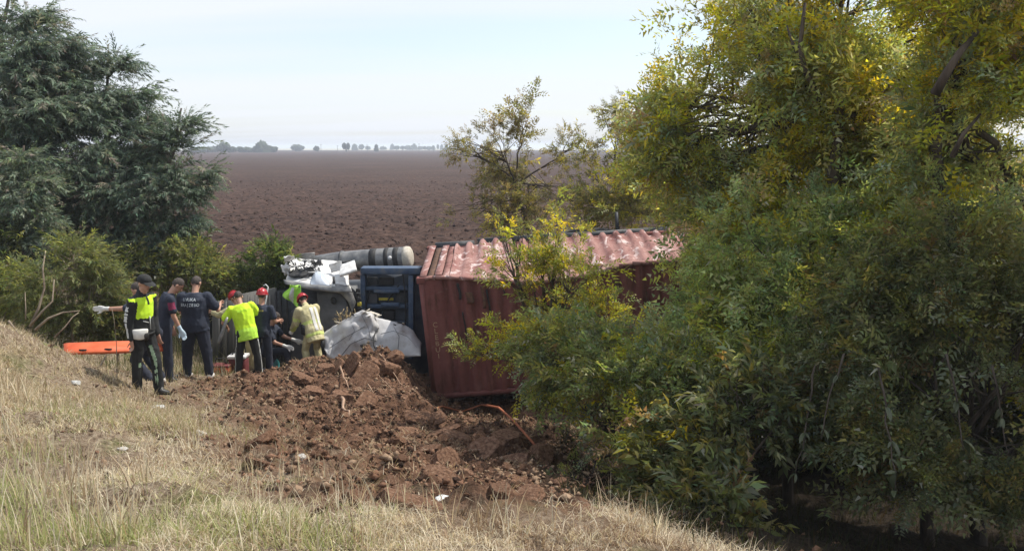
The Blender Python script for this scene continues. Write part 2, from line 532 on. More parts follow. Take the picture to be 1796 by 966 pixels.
def blobs_mesh(P0, S, seed, base='octa', jit=0.35):
    """many small irregular lumps: positions (n,3), sizes (n,3)"""
    g = np.random.default_rng(seed)
    if base == 'octa':
        T = np.array([(1, 0, 0), (0, 1, 0), (-1, 0, 0), (0, -1, 0), (0, 0, 1), (0, 0, -1)], float)
        F = np.array([(0, 1, 4), (1, 2, 4), (2, 3, 4), (3, 0, 4), (1, 0, 5), (2, 1, 5), (3, 2, 5), (0, 3, 5)])
    else:
        t = (1 + 5 ** .5) / 2
        T = np.array([(-1, t, 0), (1, t, 0), (-1, -t, 0), (1, -t, 0), (0, -1, t), (0, 1, t), (0, -1, -t), (0, 1, -t), (t, 0, -1), (t, 0, 1), (-t, 0, -1), (-t, 0, 1)]) / 1.9
        F = np.array([(0, 11, 5), (0, 5, 1), (0, 1, 7), (0, 7, 10), (0, 10, 11), (1, 5, 9), (5, 11, 4), (11, 10, 2), (10, 7, 6), (7, 1, 8),
                      (3, 9, 4), (3, 4, 2), (3, 2, 6), (3, 6, 8), (3, 8, 9), (4, 9, 5), (2, 4, 11), (6, 2, 10), (8, 6, 7), (9, 8, 1)])
    n = len(P0)
    X = T[None] * (1 + jit * g.uniform(-1, 1, (n, len(T), 3)))
    a = g.uniform(0, 2 * math.pi, n); c, sn = np.cos(a)[:, None], np.sin(a)[:, None]
    X = X * np.asarray(S)[:, None]
    tl = g.normal(0, 0.35, (n, 1))
    y, z = X[..., 1] * np.cos(tl) - X[..., 2] * np.sin(tl), X[..., 1] * np.sin(tl) + X[..., 2] * np.cos(tl)
    x = X[..., 0]
    X = np.stack([x * c - y * sn, x * sn + y * c, z], -1) + np.asarray(P0)[:, None]
    FF = (F[None] + (np.arange(n) * len(T))[:, None, None]).reshape(-1, 3)
    return X.reshape(-1, 3), FF

g = np.random.default_rng(5)
n = 15000
yy = 20.8 + 75 * g.random(n) ** 1.9
xx = -1.5 + (g.random(n) - 0.5) * (yy * 1.05 + 6) 
sz = np.exp(g.normal(math.log(0.045), 0.5, n)).clip(0.02, 0.14)
PV, PF = blobs_mesh(np.stack([xx, yy, np.full(n, 1.05)], 1), np.stack([sz, sz * .8, sz * .7], 1), 6)
tag(link_mesh('clods', np_mesh('clods', PV, PF, M_field)), 'loose dark clods scattered over the ploughed field', 'clods', kind='stuff')

# pale plain beyond the field
M_plain = mat_noise('dry_plain', (0.34, 0.32, 0.22), (0.46, 0.43, 0.30), scale=0.01, bump=0)
ring = MB()
px_ = [-6000, -900, 900, 6000]; 
ring.grid(lambda u, v: Vector((-6000 + 12000 * u, 990 + 5010 * v, 0.9)), 12, 12)
ring.grid(lambda u, v: Vector((-6000 + 5200 * u, -80 + 1070 * v, 0.6)), 8, 8)
ring.grid(lambda u, v: Vector((800 + 5200 * u, -80 + 1070 * v, 0.6)), 8, 8)
ring.grid(lambda u, v: Vector((-6000 + 12000 * u, -1500 + 1421 * v, 0.6)), 8, 8)
tag(ring.build('plain', M_plain), kind='structure')

# haze
hz = MB().box((0, 1900, 4.5), (7000, 4000, 16.0))
m, N, L = nodes_of('air'); o_ = N.new('ShaderNodeOutputMaterial'); pv = N.new('ShaderNodeVolumePrincipled')
pv.inputs['Color'].default_value = (0.80, 0.88, 1.0, 1); pv.inputs['Density'].default_value = 0.0007; pv.inputs['Anisotropy'].default_value = 0.2
L.new(pv.outputs[0], o_.inputs['Volume'])
tag(hz.build('haze', m), 'pale blue haze over the field', 'haze', kind='stuff')
# ------------------------------------------------------------------ foliage
def rot_to(dirs, g, roll=None):
    """rotation matrices whose x axis is dirs (n,3), random roll"""
    d = dirs / np.linalg.norm(dirs, axis=1, keepdims=True)
    a = np.where(np.abs(d[:, 2:3]) < 0.95, np.array([[0, 0, 1.0]]), np.array([[1.0, 0, 0]]))
    s = np.cross(a, d); s /= np.linalg.norm(s, axis=1, keepdims=True)
    u = np.cross(d, s)
    if roll is None: roll = g.uniform(-0.9, 0.9, len(d))
    c, sn = np.cos(roll)[:, None], np.sin(roll)[:, None]
    s2, u2 = s * c + u * sn, u * c - s * sn
    return np.stack([d, s2, u2], -1)          # columns

LEAF_N = 4
def kite(base, d, s, l, w, droop=0.0):
    """one leaf quad: base, direction d, side s"""
    u = np.cross(d, s)
    p1 = base; p3 = base + d * l - u * droop * l
    if LEAF_N == 3:
        q = base + d * l * .22
        return [q - s * w * .62 + u * .1 * w, p3, q + s * w * .62 + u * .1 * w]
    mid = base + d * l * 0.45
    return [p1, mid - s * w / 2 + u * 0.15 * w, p3, mid + s * w / 2 + u * 0.15 * w]

def frond(g, L=0.16, pairs=5, ll=0.05, lw=0.016, curve=0.5):
    """pinnate leaf along x"""
    V = []; n = pairs
    for i in range(n + 1):
        t = 0.15 + 0.85 * i / n
        p = np.array([L * t, 0, -curve * L * t * t * 0.6])
        sc = (0.65 + 0.7 * math.sin(math.pi * min(t, .95))) 
        if i == n:
            V += kite(p, np.array([1, 0, -0.5]) / 1.12, np.array([0, 1, 0.0]), ll * sc, lw); break
        for sd in (-1, 1):
            a = R(55 + g.normal(0, 10)); dz = g.normal(-0.2, 0.25)
            d = np.array([math.cos(a), sd * math.sin(a), dz]); d /= np.linalg.norm(d)
            s = np.cross(d, np.array([0, 0, 1.0])); s /= np.linalg.norm(s)
            V += kite(p, d, s, ll * sc * g.uniform(.8, 1.2), lw)
    return np.array(V)

def simple_leaf(g, l, w):
    return np.array(kite(np.zeros(3), np.array([1, 0, -.1]), np.array([0, 1, 0.0]), l, w, 0.25))

def shoot_template(g, kind, size):
    """twig along x with leaves; returns leaf verts (n*4,3) and along-coordinate (n*4)"""
    global LEAF_N
    LEAF_N = 4 if kind in ('leafy',) else 3
    V = []; T = []
    if kind == 'pinnate':
        nf = 9
        for i in range(nf):
            t = 0.2 + 0.8 * i / (nf - 1)
            f = frond(g, L=size * g.uniform(0.34, 0.5), pairs=4, ll=size * 0.15, lw=size * 0.055)
            dirs = np.array([[0.55 + 0.5 * t, 0, 0]]) + g.normal(0, 1, (1, 3)) * np.array([[.25, .75, .6]])
            M = rot_to(dirs, g)[0]
            V.append(f @ M.T + np.array([size * t, g.normal(0, .02), -0.12 * size * t * t])); T += [t] * len(f)
    elif kind == 'leafy':
        for i in range(16):
            t = 0.1 + 0.9 * i / 15
            f = simple_leaf(g, size * g.uniform(.22, .38), size * g.uniform(.07, .12))
            dirs = np.array([[0.5 + .5 * t, 0, -.1]]) + g.normal(0, 1, (1, 3)) * np.array([[.3, .8, .6]])
            M = rot_to(dirs, g)[0]
            V.append(f @ M.T + np.array([size * t, 0, -0.1 * size * t * t])); T += [t] * len(f)
    elif kind == 'feather':
        for i in range(30):
            t = i / 29
            f = simple_leaf(g, size * g.uniform(.20, .42) * (1 - 0.5 * t), size * 0.038)
            a = g.uniform(0, 2 * math.pi)
            dirs = np.array([[0.9, 0.75 * math.cos(a), 0.45 * math.sin(a) - 0.30]])
            M = rot_to(dirs, g)[0]
            V.append(f @ M.T + np.array([size * t, 0, -0.30 * size * t * t])); T += [t] * len(f)
    elif kind == 'blade':
        for i in range(14):
            f = simple_leaf(g, size * g.uniform(.6, 1.1), size * .05)
            dirs = np.array([[0.9, g.normal(0, .35), g.normal(0, .35)]])
            M = rot_to(dirs, g)[0]
            V.append(f @ M.T); T += [0.5] * len(f)
    return np.concatenate(V), np.array(T)

def make_crown(g, pos, dirs, size, kind, cols, weights, tipcol=None, tip_p=None, jit=0.25, ntemp=6, scale_sd=0.25, glint=0.012):
    """shoots at pos with axes dirs -> leaf quads and pigment"""
    n = len(pos)
    tid = g.integers(0, ntemp, n)
    VV, CC, FF_, n0 = [], [], [], 0
    cols = np.array(cols, float)
    which = g.choice(len(cols), n, p=np.array(weights) / np.sum(weights))
    base = cols[which]
    if tipcol is not None:
        tp = g.random(n) < (tip_p if tip_p is not None else 0.2)
        tc_ = np.array(tipcol, float)
        base = np.where(tp[:, None], tc_[g.integers(0, len(tc_), n)], base)
    Rm = rot_to(dirs, g); sc = np.exp(g.normal(0, scale_sd, n)).clip(.5, 1.6)
    for k in range(ntemp):
        TV, TT = shoot_template(g, 'leafy' if (kind == 'pinnate' and k % 3 == 2) else kind, size * ((.8 if k % 2 else 1.05) * (.75 if k % 3 == 2 and kind == 'pinnate' else 1)))
        ids = np.where(tid == k)[0]
        if not len(ids): continue
        X = np.einsum('nij,mj->nmi', Rm[ids] * sc[ids, None, None], TV) + pos[ids][:, None]
        m_ = LEAF_N; nl = len(TV) // m_
        c = base[ids][:, None] * np.exp(g.normal(0, jit, (len(ids), nl, 1))) * (1 + g.normal(0, .08, (len(ids), nl, 3)))
        sp = g.random((len(ids), nl)) < glint
        c[sp] = (0.50, 0.50, 0.42)  # glints off glossy leaves, painted as pale leaf colour
        c = np.repeat(c, m_, axis=1).clip(0.004, 0.9)
        VV.append(X.reshape(-1, 3)); CC.append(c.reshape(-1, 3)); FF_.append(n0 + np.arange(len(VV[-1])).reshape(-1, m_)); n0 += len(VV[-1])
    V = np.concatenate(VV); C = np.concatenate(CC)
    Fs = [np.concatenate([f for f in FF_ if f.shape[1] == q]) for q in (3, 4) if any(f.shape[1] == q for f in FF_)]
    return V, Fs, C

def blob_points(g, blobs, n, shell=0.55, gap=0.0, gseed=0, gfreq=1.2):
    """blobs: (centre, radii, weight). points + outward directions"""
    w = np.array([b[2] for b in blobs], float); w /= w.sum()
    k = g.choice(len(blobs), int(n * (1.0 if gap <= -1 else 2.2)), p=w)
    c = np.array([tuple(b[0]) for b in blobs])[k]; r = np.array([tuple(b[1]) for b in blobs])[k]
    d = g.normal(0, 1, (len(k), 3)); d /= np.linalg.norm(d, axis=1, keepdims=True)
    rad = (shell + (1 - shell) * g.random(len(k))) ** 0.8
    p = c + d * r * rad[:, None]
    nz = fbm(p[:, 0] * gfreq, p[:, 1] * gfreq, p[:, 2] * gfreq, oct=3, seed=gseed)
    keep = nz > gap
    p, d = p[keep][:n], d[keep][:n]
    dirs = d * 0.8 + np.array([0, 0, .35]) + g.normal(0, .45, d.shape)
    return p, dirs

def limb(mb, a, b, r0, r1, sag=0.15, n=7, wob=0.06, sides=6):
    a, b = Vector(a), Vector(b); L_ = (b - a).length
    off = Vector((random.uniform(-1, 1), random.uniform(-1, 1), random.uniform(0, 1))) * sag * L_
    pts, rad = [], []
    for i in range(n):
        t = i / (n - 1)
        p = a.lerp(b, t) + off * (4 * t * (1 - t)) * .5
        if 0 < i < n - 1: p += Vector((random.gauss(0, 1), random.gauss(0, 1), random.gauss(0, 1))) * wob * L_ / n * 1.5
        pts.append(p); rad.append(r0 + (r1 - r0) * t)
    mb.tube(pts, rad, sides)
    return pts

M_bark = mat_noise('dark_bark', (0.035, 0.026, 0.020), (0.11, 0.085, 0.065), scale=9, rough=0.95, bump=0.8, stretch=(1, 1, .25))
M_bark_pale = mat_noise('pale_bark', (0.14, 0.105, 0.075), (0.32, 0.26, 0.19), scale=9, rough=0.9, bump=0.5, stretch=(1, 1, .25))
M_leaf = mat_leaf('leaf', trans=0.58, spec=0.35, rough=0.45)
M_needle = mat_leaf('needle', trans=0.4, rough=0.6, spec=0.2, tmul=(1.1, 1.1, .8))

OL = [(0.308, 0.349, 0.150), (0.396, 0.428, 0.173), (0.249, 0.317, 0.195), (0.498, 0.499, 0.150), (0.396, 0.475, 0.353), (0.483, 0.381, 0.226)]
OL_SHADE = [(0.040, 0.048, 0.022), (0.05, 0.056, 0.025), (0.035, 0.046, 0.03), (0.06, 0.058, 0.024), (0.055, 0.065, 0.048), (0.06, 0.042, 0.028)]  # olive leaf colours darkened to paint in the hollow's shade
YE = [(0.52, 0.46, 0.035), (0.44, 0.45, 0.045), (0.58, 0.48, 0.045), (0.36, 0.36, 0.05)]

OLG = [(0.336, 0.405, 0.167), (0.413, 0.478, 0.227), (0.259, 0.346, 0.179), (0.459, 0.478, 0.132), (0.413, 0.512, 0.311), (0.459, 0.363, 0.167)]
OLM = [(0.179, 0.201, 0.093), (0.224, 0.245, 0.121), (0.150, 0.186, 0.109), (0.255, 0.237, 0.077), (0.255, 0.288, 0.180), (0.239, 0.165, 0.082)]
def tree(name, base, blobs, nshoots, size, kind, label, cat='tree', group=None, cols=OL, wts=(3, 3, 2, 2, 1.5, .6), tipcol=YE, tip=0.2,
         trunk_r=0.10, seed=1, mat=None, bark=None, gap=-0.15, gfreq=1.2, fork=None, nlimb=None, twigs=True, shell=0.62, glint=0.012, droop=0, tipfn=None, dir_fn=None, extra=()):
    g = np.random.default_rng(seed); random.seed(seed)
    root = empty(name, base, label, cat, group)
    pos, dirs = blob_points(g, blobs, nshoots, shell, gap, seed, gfreq)
    dirs = dirs + np.array([0, 0, -droop])
    if dir_fn is not None: dirs = dir_fn(pos, dirs, g)
    tp = tip if tipfn is None else tipfn(pos)
    V, F, C = make_crown(g, pos, dirs, size, kind, cols, wts, tipcol, tp, glint=glint)
    mk('crown', V, F, mat or M_leaf, parent=root, colr=C)
    tb = MB(); bv = Vector(base)
    fk = Vector(fork) if fork is not None else bv.lerp(sum((Vector(b[0]) for b in blobs), Vector()) / len(blobs), 0.45)
    limb(tb, bv - Vector((0, 0, .2)), fk, trunk_r, trunk_r * .7, sag=0.06, n=9, sides=9)
    ends = []
    for b in sorted(blobs, key=lambda q: -q[2])[:nlimb or 40]:
        pts = limb(tb, fk, b[0], trunk_r * .55, trunk_r * .18, sag=0.14, n=8)
        ends.append((b, pts))
    tb.build('trunk', bark or M_bark, parent=root, smooth=True)
    for path, r0, r1 in extra:
        eb = MB(); pp = [P(*q) for q in path]; eb.tube(pp, [r0 + (r1 - r0) * i / (len(pp) - 1) for i in range(len(pp))], 8); eb.build('limb', bark or M_bark, parent=root, smooth=True)
    if twigs:
        tw = MB()
        for (b, pts) in ends:
            ids = [i for i in g.integers(0, len(pos), 500) if np.linalg.norm((pos[i] - np.array(tuple(b[0]))) / np.array(tuple(b[1]))) < 1.25][:int(10 * b[2] + 6)]
            for i in ids:
                s = pts[g.integers(3, len(pts))]
                limb(tw, s, Vector(pos[i]) + Vector(dirs[i]).normalized() * size * .6, trunk_r * .14 + .004, 0.004, sag=.12, n=6, sides=4)
        if tw.n: tw.build('branches', bark or M_bark, parent=root, smooth=True)
    return root

def B(px, py, d, rx, ry=None, rz=None, w=1.0):
    """blob at pixel; radii in metres"""
    return (P(px, py, d), (rx, (ry or rx) * (.62 if px > 700 else 1), rz or rx), w)

def on_ground(px, d):
    p = P(px, 600, d); return (p.x, p.y, float(hbase(p.x, p.y)))

# ---- right-hand thicket --------------------------------------------------
def gtop(z0, z1, lo, hi):
    return lambda p: lo + (hi - lo) * sstep(z0, z1, p[:, 2])

# the big wattle with the dark trunk
T1 = on_ground(1480, 11.6)
tree('wattle_tree', T1, [
    B(1330, 60, 11.2, 1.1, 1.2, .8, 1.5), B(1480, -20, 11.4, 1.4, 1.3, .9, 1.8), B(1620, -40, 11.0, 1.3, 1.3, .9, 1.5), B(1230, 165, 11.6, .75, .9, .7, .8), B(1290, 240, 11.6, .9, 1.0, .7, 1.2),
    B(1400, 160, 11.0, 1.1, 1.1, .8, 1.6), B(1560, 140, 10.6, 1.2, 1.1, .9, 1.7), B(1370, 330, 11.4, 1.0, 1.0, .8, 1.3), B(1540, 300, 11.6, 1.1, 1.0, .9, 1.3), B(1270, 20, 11.8, .55, .6, .6, .4),
    B(1285, 362, 11.8, .5, .9, .5, .7), B(1222, 245, 11.9, .55, .9, .55, .7), B(1180, 325, 12.0, .5, .9, .40, .5), B(1145, 295, 12.2, .3, .6, .3, .2), B(1240, 320, 11.8, .6, .9, .5, .7), B(1660, 240, 10.8, 1.0, 1.0, .9, 1.2)],
    3300, 0.47, 'pinnate', 'tallest yellow green wattle tree with a forked dark trunk, at upper right', wts=(3, 3, 1, 3, 2, .8), trunk_r=0.13, seed=11,
    fork=P(1468, 215, 10.6), tipfn=gtop(4.4, 6.8, .16, .55), gap=0.02, glint=.022,
    extra=[([(1462, 420, 10.7), (1464, 360, 10.45), (1463, 300, 10.25), (1470, 250, 10.2), (1468, 205, 10.2), (1480, 175, 10.25)], .10, .055), ([(1447, 195, 10.2), (1432, 160, 10.1), (1412, 125, 10.05), (1403, 85, 10.0), (1408, 40, 10.0), (1412, 5, 10.0)], .045, .018), ([(1404, 110, 10.05), (1388, 70, 10.1), (1380, 45, 10.1)], .022, .010), ([(1472, 215, 10.25), (1520, 190, 10.3), (1560, 150, 10.3)], .04, .015)])
tree('wattle_tree', on_ground(1760, 8.6), [
    B(1700, 60, 8.3, .8, .8, .7, 1.2), B(1790, 160, 8.6, 1.0, .9, .9, 1.3), B(1820, -30, 8.6, 1.0, 1.0, .7, 1.0), B(1720, 300, 8.8, .8, .8, .7, 1.0), B(1810, 400, 9.0, .9, .9, .9, 1.0), B(1650, 380, 9.2, .7, .8, .6, .8)],
    1750, 0.40, 'pinnate', 'wattle tree with bright yellow sprays at the right edge, in front of the tallest one', trunk_r=0.09, seed=12,
    fork=P(1650, 170, 8.6), tipfn=gtop(5.0, 6.3, .14, .5), gap=-0.02,
    extra=[([(1640, 165, 7.9), (1662, 125, 7.8), (1685, 90, 7.75), (1715, 55, 7.8)], .05, .022), ([(1670, 275, 8.0), (1690, 235, 7.9), (1720, 200, 7.9)], .03, .012)])
tree('wattle_tree', on_ground(1400, 10.2), [
    B(1310, 505, 10.6, .75, .9, .7, 1.2), B(1370, 450, 10.0, 1.0, 1.0, .8, 1.5), B(1500, 480, 9.8, 1.0, 1.0, .8, 1.5), B(1310, 620, 9.8, .8, .9, .6, 1.2), B(1440, 600, 9.4, .9, .9, .7, 1.2), B(1230, 610, 10.6, .6, .8, .35, .8), B(1580, 430, 10, .8, .9, .7, 1.0)],
    2600, 0.40, 'pinnate', 'dark green leafy wattle between the red container and the hollow', cols=OLG, trunk_r=0.08, seed=13, tip=.06, gap=-0.1, glint=.035)
tree('wattle_tree', on_ground(1660, 8.4), [
    B(1580, 560, 8.6, .8, .8, .6, 1.2), B(1700, 520, 8.2, .8, .8, .7, 1.2), B(1790, 580, 8.0, .8, .8, .7, 1.2), B(1640, 660, 7.8, .65, .7, .45, 1.0), B(1600, 745, 8.0, .55, .8, .35, .9), B(1700, 760, 7.8, .55, .8, .38, .9), B(1500, 750, 8.2, .5, .8, .32, .8), B(1785, 780, 7.7, .5, .8, .4, .9), B(1560, 830, 7.6, .3, .5, .22, .25), B(1750, 680, 7.6, .6, .7, .45, 1.0), B(1520, 660, 8.4, .6, .7, .5, 1.0)],
    2700, 0.36, 'pinnate', 'shaded dark wattle hanging over the black hollow at lower right', cols=OLM, trunk_r=0.08, seed=14, tip=.03, tipcol=[(.24, .26, .08)], gap=-0.1, glint=.02, droop=.35)
tree('bush', on_ground(1120, 9.6), [
    B(1010, 640, 10.4, .55, .6, .45, 1.0), B(1090, 665, 9.8, .55, .6, .42, 1.1), B(1050, 740, 9.3, .55, .6, .45, 1.0), B(1150, 720, 9.0, .6, .7, .5, 1.2), B(1040, 810, 8.9, .4, .5, .35, .8), B(1140, 810, 8.6, .55, .6, .4, 1.1), B(1220, 700, 9.2, .6, .6, .4, 1.0), B(950, 640, 10.8, .35, .4, .3, .5)],
    1750, 0.37, 'pinnate', 'dense green bush with painted white glints in front of the container, beside the churned soil', cat='bush', cols=[(.22, .26, .09), (.28, .32, .12), (.18, .23, .12), (.34, .34, .11), (.27, .32, .22), (.28, .2, .12)], wts=(2, 3, 2, 2, 2, .5), trunk_r=0.05, seed=15, tip=.14, gap=-0.18, glint=.045)
tree('bush', on_ground(1260, 7.9), [
    B(1190, 870, 7.8, .42, .5, .28, 1.0), B(1270, 800, 8.0, .5, .5, .4, 1.0), B(1320, 730, 8.2, .5, .5, .4, 1.0), B(1250, 900, 7.2, .35, .4, .22, .8), B(1350, 850, 7.6, .3, .4, .25, .35), B(1400, 700, 8.3, .45, .5, .3, .7)],
    1150, 0.32, 'leafy', 'low dark leafy bush at the lit edge of the black hollow', cols=OLM, cat='bush', trunk_r=0.04, seed=16, tip=.02, tipcol=[(0.16, .17, .05)], gap=-0.15, glint=.006, droop=.3)

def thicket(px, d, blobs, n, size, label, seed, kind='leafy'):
    return tree('shrub', on_ground(px, d), blobs, n, size, kind, label, cat='shrub', cols=OL_SHADE, tip=.0, tipcol=[(.1, .1, .04)], trunk_r=.04, seed=seed, gap=-.45, glint=.004, droop=.2)
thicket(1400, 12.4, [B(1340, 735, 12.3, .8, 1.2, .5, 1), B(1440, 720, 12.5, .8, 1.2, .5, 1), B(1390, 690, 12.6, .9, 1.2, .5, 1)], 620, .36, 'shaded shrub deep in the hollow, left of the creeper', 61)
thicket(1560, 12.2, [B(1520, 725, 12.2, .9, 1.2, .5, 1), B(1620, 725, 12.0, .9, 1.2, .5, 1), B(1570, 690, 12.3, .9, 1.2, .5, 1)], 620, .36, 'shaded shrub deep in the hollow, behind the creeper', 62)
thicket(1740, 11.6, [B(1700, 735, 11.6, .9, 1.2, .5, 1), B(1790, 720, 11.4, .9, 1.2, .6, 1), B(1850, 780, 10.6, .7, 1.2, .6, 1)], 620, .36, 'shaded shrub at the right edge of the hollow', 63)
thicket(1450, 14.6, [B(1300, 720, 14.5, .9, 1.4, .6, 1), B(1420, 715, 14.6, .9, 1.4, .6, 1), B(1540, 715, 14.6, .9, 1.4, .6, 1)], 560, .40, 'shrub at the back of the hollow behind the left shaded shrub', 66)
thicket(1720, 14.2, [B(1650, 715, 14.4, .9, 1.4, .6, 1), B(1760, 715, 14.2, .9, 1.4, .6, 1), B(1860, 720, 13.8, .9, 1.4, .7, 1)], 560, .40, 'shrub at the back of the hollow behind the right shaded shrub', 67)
tree('wattle_tree', on_ground(1720, 12.6), [B(1640, 440, 12.4, .9, 1.6, .7, 1), B(1750, 400, 12.6, 1.0, 1.6, .8, 1), B(1870, 440, 12.4, 1.0, 1.6, .8, 1), B(1700, 560, 12.4, 1.0, 1.6, .6, 1), B(1820, 570, 12.2, 1.0, 1.6, .6, 1)], 800, .44, 'pinnate', 'dense wattle added behind the shaded wattle to keep sun off the hollow', trunk_r=.07, seed=68, tip=.1, gap=-.35)  # hidden tree, added to block sun from the hollow floor
tree('wattle_tree', on_ground(2050, 8.6), [B(1990, 520, 8.4, 1.0, 2.0, .7, 1), B(2120, 480, 8.2, 1.0, 2.2, .8, 1), B(1980, 640, 8.0, .9, 1.8, .6, 1), B(2150, 640, 7.6, 1.0, 2.0, .7, 1)],
    1200, .46, 'pinnate', 'wattle tree added out of view past the right edge to shade the hollow', trunk_r=.1, seed=65, tip=.15, gap=-.3)  # unseen tree, added to cast shade into the hollow
# yellow-tipped sprig in front of the container
def sprig_dirs(pos, dirs, g): return dirs * np.array([1, 1, .5]) + np.array([-.25, -.2, .45])
tree('sapling', on_ground(980, 12.6), [
    B(985, 520, 12.6, .70, .5, .55, 1.8), B(905, 490, 12.6, .35, .4, .25, .6), B(1000, 465, 12.7, .50, .4, .22, 1.0), B(900, 570, 12.5, .28, .3, .18, .5), B(1060, 560, 12.8, .55, .5, .4, 1.2), B(985, 400, 12.8, .20, .2, .26, .25), B(885, 400, 12.7, .16, .2, .16, .16), B(880, 620, 12.4, .34, .3, .14, .5),
    B(930, 620, 12.3, .35, .4, .2, .8), B(895, 440, 12.7, .14, .2, .3, .2), B(1000, 610, 12.2, .5, .4, .3, 1.0), B(830, 625, 12.4, .16, .2, .07, .15), B(960, 430, 12.8, .2, .2, .3, .2)],
    360, 0.38, 'pinnate', 'spindly sapling with bright yellow tips rising in front of the red container', cat='sapling', cols=[(.28, .31, .09), (.22, .26, .09), (.34, .35, .10)], wts=(2, 2, 1), trunk_r=0.035, seed=17, tip=.42, gap=-0.35, glint=.03, gfreq=2.2, dir_fn=sprig_dirs, nlimb=20)
# trees behind the container
tree('wattle_tree', on_ground(960, 21.5), [
    B(880, 268, 21.3, 1.0, 1.0, .75, 1.6), B(925, 218, 21.3, .35, .4, .5, .35), B(830, 273, 21.3, .5, .5, .25, .4), B(960, 328, 21.5, .95, 1.0, .7, 1.3), B(870, 358, 21.6, .8, .9, .8, 1.0), B(1000, 263, 21.3, .4, .4, .5, .35), B(940, 382, 21.4, 1.1, .9, .45, .8), B(830, 382, 21.4, .45, .6, .5, .3)],
    640, 0.42, 'pinnate', 'thin brownish olive tree standing alone behind the container, field showing through', trunk_r=0.06, seed=18, tip=.12, tipcol=[(.36, .32, .08), (.45, .40, .08)], gap=-0.02, gfreq=1.1,
    cols=[(0.24, .21, .11), (.21, .21, .09), (.29, .24, .14), (.17, .16, .09)], wts=(2, 2, 1, 1), fork=P(905, 320, 21.4), glint=.0)
tree('wattle_tree', on_ground(1085, 20.5), [
    B(1080, 336, 20.3, .9, .9, .7, 1.0), B(1130, 208, 20.3, .9, .9, .5, .8), B(1080, 233, 20.3, .5, .5, .7, .5), B(1150, 298, 20, 1.1, 1.0, .9, 1.3), B(1130, 376, 19.8, 1.1, .9, .5, 1.0), B(1210, 336, 19.5, .9, .9, .6, 1.0), B(1040, 308, 20.4, .5, .6, .7, .4)],
    950, 0.42, 'pinnate', 'olive tree with bare twig tops behind the container, left of the tallest wattle', trunk_r=0.06, seed=19, tip=.22, gap=-0.04, gfreq=1.1,
    cols=[(0.22, .21, .10), (.20, .21, .08), (.27, .24, .12), (.17, .17, .09)], wts=(2, 2, 1, 1), fork=P(1082, 370, 20.4), glint=.0)

# big hanging leaves in the hollow, each one a part of a creeper
def big_leaf(g, L):
    mb = MB(); n = 5
    def fn(u, v):
        t = u; w = 0.5 * L * .38 * math.sin(math.pi * min(1, t * .93 + .05)) ** .7
        s = (v - .5) * 2
        return Vector((L * t, s * w, -.45 * L * t * t + abs(s) * w * .45))
    mb.grid(fn, n, 2)
    return mb
M_big = mat_noise('creeper_leaf', (0.035, .050, .022), (0.085, .095, .045), scale=14, rough=.5, bump=.1)
cr_root = empty('creeper', on_ground(1560, 7.0), 'broad leaved creeper hanging in the dark hollow at lower right', 'creeper')
g = np.random.default_rng(50); random.seed(50)
stems = MB(); lv_me = []
for i in range(4):
    mb = big_leaf(g, .15 + .03 * i); V = np.array([tuple(v) for v in mb.V])
    lv_me.append(np_mesh('leaf', V, [np.array(f) for f in mb.F.values()], M_big, smooth=True))
strands = [((1540, 640, 7.4), (1570, 860, 6.9)), ((1430, 640, 8.0), (1395, 830, 7.6)), ((1660, 620, 7.2), (1690, 790, 6.9)), ((1300, 640, 8.6), (1290, 780, 8.2)), ((1480, 620, 7.6), (1440, 770, 7.4)), ((1740, 640, 7.2), (1770, 800, 7.0))]
for a, b in strands:
    pts = limb(stems, P(*a), P(*b), .012, .005, sag=.1, n=9, sides=5)
    for k in range(9):
        i = g.integers(2, len(pts)); me = lv_me[g.integers(0, 4)]
        o = bpy.data.objects.new('leaf', me); col.objects.link(o); o.parent = cr_root
        d = Vector((g.normal(0, .8), g.normal(-.5, .6), g.normal(-.5, .35))).normalized()
        Mx = Matrix.Translation(pts[i] - Vector(WM[cr_root.name].translation)) @ d.to_track_quat('X', 'Z').to_matrix().to_4x4() @ Matrix.Rotation(g.uniform(-.6, .6), 4, 'X') @ Matrix.Scale(g.uniform(.35, .8), 4)
        o.matrix_local = Mx; WM[o.name] = WM[cr_root.name]
stems.build('stem', M_bark, parent=cr_root, smooth=True)

